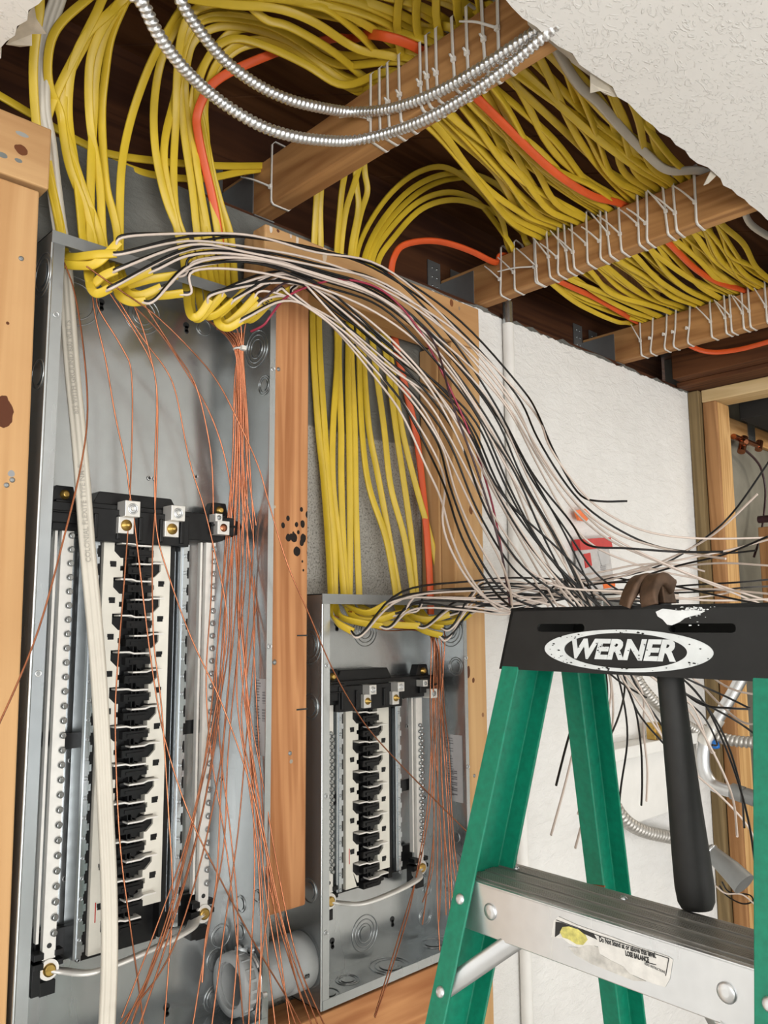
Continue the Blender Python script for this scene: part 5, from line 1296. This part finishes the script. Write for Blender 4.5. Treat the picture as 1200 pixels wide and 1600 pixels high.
GBM = [
 [(560,972),(600,985),(650,985),(676,1000),(676,1080),(673,1180),(668,1260),(655,1340),(640,1420),(610,1520),(586,1590)], [(570,975),(620,982),(660,985),(679,1005),(679,1090),(676,1190),(672,1260),(660,1330),(648,1380),(618,1480),(585,1588)],
 [(600,970),(640,978),(670,985),(681,1010),(682,1100),(679,1200),(678,1290),(676,1360),(660,1410)], [(610,972),(650,980),(680,1005),(684,1100),(684,1200),(684,1300),(683,1390),(687,1485)],
 [(620,976),(660,985),(683,1010),(687,1100),(690,1200),(695,1300),(700,1360),(703,1425)], [(640,974),(670,985),(686,1010),(690,1100),(694,1180),(700,1280),(704,1350),(707,1410)],
 [(674,1010),(672,1100),(675,1200),(678,1300),(666,1400),(660,1445)], [(679,1010),(677,1100),(683,1210),(690,1330),(686,1440)], [(685,1010),(690,1090),(697,1180),(702,1260),(707,1340),(716,1400)],
 [(690,1010),(694,1100),(702,1180),(706,1270),(712,1340),(722,1395)], [(695,1005),(690,1090),(688,1180),(694,1300),(697,1430)]]
for i in range(11): ground(CABLES2[i][0], [GB0[i]]+GBM[i], [(0, 1.06), (.12, 1.05), (.35, 1.085), (.65, 1.07), (1, 1.035 if i > 1 else .985)])
# lettering penned on one jacket
a = CABLES1[16][1]; v, f = glyphs('T 2 GFI', .0125, .0002, 0, .0003)
p0, p1 = a[1], a[0]; e = (p1-p0).normalized(); nrm = (-p0).normalized(); nrm = (nrm-e*nrm.dot(e)).normalized(); u_ = nrm.cross(e); u_ = u_ if u_.z > 0 else -u_
MB().add([tuple(p0+e*(q[0]-.012)+u_*q[1]*.9+nrm*(.0048+q[2])) for q in v], f).build('pen_marking', 'inkblack', CABLES1[16][0])

# ------------------------------------------------------------------ things on and around the white wall
# painted riser pipe
px_ = 1.478
pr = thing('riser_pipe', (px_, 1.118, FL), 'white painted pipe running up the wall beside the doubled stud', 'pipe')
MB().cyl((px_, 1.118, FL), (px_, 1.118, .688), .0128, n=20).build('pipe', 'paint', pr)
MB().cyl((px_, 1.118, -.612), (px_, 1.118, -.575), .016, n=20).cyl((px_, 1.118, .28), (px_, 1.118, .30), .0146, n=20).build('coupling', 'paint', pr)
MB().cyl((px_, 1.118, .688), (px_, 1.118, .74), .012, n=20).build('bare_end', 'galv', pr)
# a painted metal ledge with a brass fitting
l0, l1 = PY(944, 1172, 1.10), PY(1075, 1128, 1.10)
tag(MB().box(l0.x, 2.28, 1.07, 1.131, -.335, -.305).box(l0.x+.02, 2.26, 1.095, 1.131, -.50, -.335).build('wall_ledge', 'paint', bevel=.003), 'white painted ledge on the wall behind the hammer handle', 'ledge')
bf = PY(1023, 1132, 1.085)
tag(MB().box(bf.x-.018, bf.x+.018, 1.075, 1.10, -.3045, -.262).cyl((bf.x, 1.075, -.283), (bf.x, 1.06, -.283), .015, .013, 8).cyl((bf.x-.02, 1.087, -.283), (bf.x+.024, 1.087, -.283), .012, n=8).build('brass_fitting', 'brass', bevel=.002), 'square brass fitting on the painted wall ledge', 'fitting')
jb = PY(968, 938, 1.06)
b_ = thing('junction_box', (jb.x, 1.095, -.06), 'grey steel junction box on the wall behind the ladder cap', 'junction box')
MB().box(jb.x-.075, jb.x+.075, 1.062, 1.130, -.075, .05).build('box', 'galv_dark', b_, bevel=.003); MB().box(jb.x-.08, jb.x+.08, 1.058, 1.0625, -.08, .055).build('cover', 'galv', b_, bevel=.001)
# hanging pouch with a red header, and an orange tag above it
def onw(x, y): return PY(x, y, 1.112)
def wq(pts, y0, y1): 
    q = [onw(*p) for p in pts]; return MB().prism([(p.x, p.z) for p in q], lambda p: (p[0], y0, p[1]), lambda p: (p[0], y1, p[1]))
pch = thing('hanging_pouch', tuple(onw(930, 930)), 'grey pouch with a red header hanging on the white wall behind the wires', 'pouch')
wq([(903,852),(948,850),(958,915),(953,925),(915,930),(905,905)], 1.106, 1.122).build('pouch', 'pouch', pch, bevel=.003)
wq([(900,843),(949,840),(952,856),(902,860)], 1.102, 1.124).build('header_card', 'redcard', pch)
wq([(908,866),(918,864),(921,884),(911,888)], 1.104, 1.1062).build('print', 'redcard', pch); wq([(930,862),(944,860),(948,880),(936,884)], 1.104, 1.1062).build('print', 'label', pch); wq([(938,912),(957,909),(957,917),(940,920)], 1.104, 1.1062).build('print', 'orangetag', pch)
m = MB()
for k in range(4): p = onw(935, 882+k*3); m.box(p.x, p.x+.022, 1.1042, 1.106, p.z, p.z+.0014)
m.build('print', 'ink', pch)
tag(wq([(897,798),(912,795),(922,806),(914,815),(903,813)], 1.108, 1.114).build('paper_tag', 'orangetag'), 'small orange tag on the white wall above the red pouch', 'tag')

# conduits at the far end of the wall
def P8(x, y, Y=None): return PY(x, y, Y if Y else 1.085-max(0, x-1085)*.0017)
flexi(spline([P8(990, 1045), P8(1000, 1068), P8(1022, 1095), P8(1055, 1122), P8(1090, 1142), P8(1104, 1150)], 8), .0145, 'flexible_conduit', 'grey flexible conduit coming down to the elbow behind the hammer', .0125, 'flexgrey')
flexi(spline([P8(1122, 1152), P8(1150, 1158), P8(1185, 1160), P8(1230, 1158)], 8), .016, 'flexible_conduit', 'grey flexible conduit running level across the doorway studs', .0125, 'flexgrey')
flexi(spline([P8(948, 1230), P8(966, 1268), P8(985, 1288), P8(1010, 1300), P8(1045, 1308), P8(1085, 1318), P8(1112, 1334), P8(1124, 1346)], 8), .0165, 'flexible_conduit', 'grey flexible conduit curving low across the wall behind the ladder', .0145, 'flexgrey')
em = thing('metal_conduit', tuple(P8(1110, 1170)), 'bent silver conduit with fittings at the right end of the white wall', 'conduit')
MB().sweep(spline([P8(1172, 1035), P8(1150, 1075), P8(1128, 1112), P8(1112, 1140)], 8), circ(.0165, 16)).build('straight_run', 'alu', em)
MB().sweep(spline([P8(1102, 1158), P8(1099, 1180), P8(1101, 1204), P8(1112, 1224), P8(1130, 1233), P8(1150, 1238)], 8), circ(.0170, 16)).build('elbow', 'alu', em)
MB().cyl(P8(1144, 1236), P8(1162, 1242), .0215, n=18).cyl(P8(1166, 1243), P8(1182, 1249), .0205, n=18).cyl(P8(1160, 1241), P8(1225, 1262), .018, n=18).build('coupling', 'galv_dark', em)
MB().cyl(P8(1112, 1138), P8(1100, 1162), .0225, n=18).cyl(P8(1122, 1122), P8(1113, 1136), .020, n=18).build('connector', 'lug', em, bevel=.0015)
bw_ = P8(1117, 1163, 1.03)
tag(MB().lathe(bw_+Vector((0, 0, .012)), (-.1, -.2, -1), [(0, .0055), (.004, .0095), (.018, .0105), (.022, .009), (.024, .004)], 12).build('wire_connector', 'blue'), 'small blue twist-on wire connector hanging at the conduit bend', 'wire connector')
oc = thing('conduit_connector', tuple(P8(1145, 1365)), 'dented grey connector with loose wires at the end of the low conduit', 'conduit fitting')
MB().sweep([P8(1106, 1328), P8(1124, 1344), P8(1142, 1360), P8(1163, 1382)], lambda i, t: circ(.020+.012*t, 16)).build('body', 'galv_dark', oc)
MB().ring(P8(1110, 1332), P8(1124, 1344)-P8(1106, 1328), .022, .0035, 20, 6).build('locknut', 'zinc', oc)
MB().sweep(spline([P8(1128, 1378, 1.05), P8(1140, 1394, 1.04), P8(1170, 1398, 1.03), P8(1176, 1408, 1.03), P8(1160, 1412, 1.03), P8(1136, 1400, 1.04), P8(1124, 1384, 1.05)], 7), circ(.0022, 6)).build('black_wire', 'wblack', oc)
MB().sweep(spline([P8(1118, 1384, 1.05), P8(1134, 1396, 1.04), P8(1160, 1398, 1.03), P8(1184, 1418, 1.02), P8(1196, 1430, 1.02)], 7), circ(.0022, 6)).build('white_wire', 'wwhite', oc)
pb = MB().sweep(spline([PX(870, 1381, .835), PX(910, 1382, .835), PX(945, 1385, .835)], 5), circ(.0011, 6))
cw = tag(pb.build('copper_wire', 'copper'), 'short bare copper wire poking out over the ladder step', 'wire')

# ------------------------------------------------------------------ the framed doorway at the far right and the room beyond
RX = 2.42
tag(MB().box(2.40, 2.47, 1.096, 1.130, FL, .706).build('door_post', 'treated', bevel=.004), 'weathered greenish post at the corner of the white wall', 'post')
st = MB().box(RX, RX+.014, 1.052, 1.0935, FL, .668); tag(st.build('stud_shaded_face', 'brown_z', bevel=.003), 'shaded room face of the doorway stud, shade put into its brown colour', 'board')  # room side of the same stud, its shade put into the brown
tag(MB().box(RX+.0145, RX+.095, 1.0515, 1.093, FL, .667).build('door_stud', 'pine_z', bevel=.003), 'pale pine stud of the doorway catching the light', 'stud')  # same stud as the brown face; its lit side is a paler colour
tag(MB().box(RX-.004, RX+.09, .30, 1.094, .668, .707).build('door_header', 'pine_y', bevel=.003), 'pale pine header over the doorway', 'header')
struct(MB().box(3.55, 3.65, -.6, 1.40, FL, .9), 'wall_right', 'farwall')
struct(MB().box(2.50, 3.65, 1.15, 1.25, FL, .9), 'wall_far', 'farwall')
struct(MB().box(RX, RX+.09, -3.6, .30, FL, .70), 'wall_partition', 'roomwall')
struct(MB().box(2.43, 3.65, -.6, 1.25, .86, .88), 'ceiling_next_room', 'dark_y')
far = lambda x, y, Y=1.12: PY(x, y, Y)
a, b, c_ = far(1139, 652, 1.13), far(1215, 690, 1.13), far(1139, 680, 1.13)
tag(MB().hexa([(2.515, 1.128, c_.z), (3.3, 1.128, c_.z), (3.3, 1.149, c_.z), (2.515, 1.149, c_.z)], [(2.515, 1.128, a.z), (3.3, 1.128, a.z), (3.3, 1.149, a.z), (2.515, 1.149, a.z)]).build('wood_cleat', 'pine_x', bevel=.003), 'pale wood cleat on the concrete wall beyond the doorway', 'board')
p = far(1173, 670, 1.127); tag(MB().box(p.x-.03, p.x+.03, 1.1245, 1.1275, p.z-.045, p.z+.045).build('metal_bracket', 'galv'), 'galvanised bracket on the wood cleat beyond the doorway', 'bracket')
vv = thing('copper_valve', tuple(far(1165, 700, 1.11)), 'shiny copper valve and pipe on the concrete wall beyond the doorway', 'valve')
MB().cyl(far(1146, 682, 1.11), far(1170, 692, 1.11), .010, n=14).cyl(far(1158, 686, 1.10), far(1187, 698, 1.10), .0085, n=14).cyl(far(1187, 690, 1.10), far(1185, 703, 1.10), .012, n=14).build('pipe', 'copper', vv)
MB().cyl(far(1163, 684, 1.10), far(1158, 706, 1.10), .013, n=14).lathe(far(1160, 692, 1.10), (-.5, -1, 0), [(0, .014), (.014, .014), (.02, .008)], 14).build('valve_body', 'copper', vv)
tag(MB().sweep(spline([far(1163, 702, 1.10), far(1180, 718, 1.10), far(1190, 735, 1.10), far(1196, 770, 1.10), far(1190, 830, 1.10), far(1178, 870, 1.10)], 7), circ(.004, 8)).build('dark_cable', 'wmaroon'), 'thin dark cable hanging from the copper valve', 'cable')
u0, u1 = far(1156, 628, 1.04), far(1150, 654, 1.04)
tag(MB().box(2.56, 3.5, .92, 1.04, u1.z, u0.z+.03).build('air_duct', 'darkroom', bevel=.004), 'black duct box under the ceiling beyond the doorway', 'duct')
q = [PX(x, y, 2.9) for x, y in ((1128, 628), (1215, 590), (1215, 640))]
tag(MB().box(2.75, 3.0, .2, q[0].y-.1, q[1].z-.07, q[1].z).build('ceiling_panel', 'cream', bevel=.004), 'cream ceiling piece hanging beyond the doorway header', 'ceiling piece')
pa = PX(1190, 760, 2.75)
tag(MB().box(2.72, 2.80, pa.y-.09, pa.y+.01, FL, .30).build('far_stud', 'brown_z', bevel=.003), 'brown stud standing beyond the doorway', 'stud')
tag(MB().cyl((3.2, PX(1168, 900, 3.2).y, FL), (3.2, PX(1168, 900, 3.2).y, .25), .035, n=16).build('grey_pipe', 'pvc'), 'grey pipe standing in the room beyond the doorway', 'pipe')
mp = PX(1185, 812, 2.7)
tag(MB().cyl(mp, mp+Vector((0, -.25, .0)), .012, n=12).build('maroon_pipe', 'wmaroon'), 'short dark red pipe sticking out of the brown stud beyond the doorway', 'pipe')
# ------------------------------------------------------------------ lift everything onto the floor
for o in list(scene.objects):
    if o.parent is None and o.type in ('MESH', 'EMPTY'): o.location.z += H
    if '_loc' in o: del o['_loc']
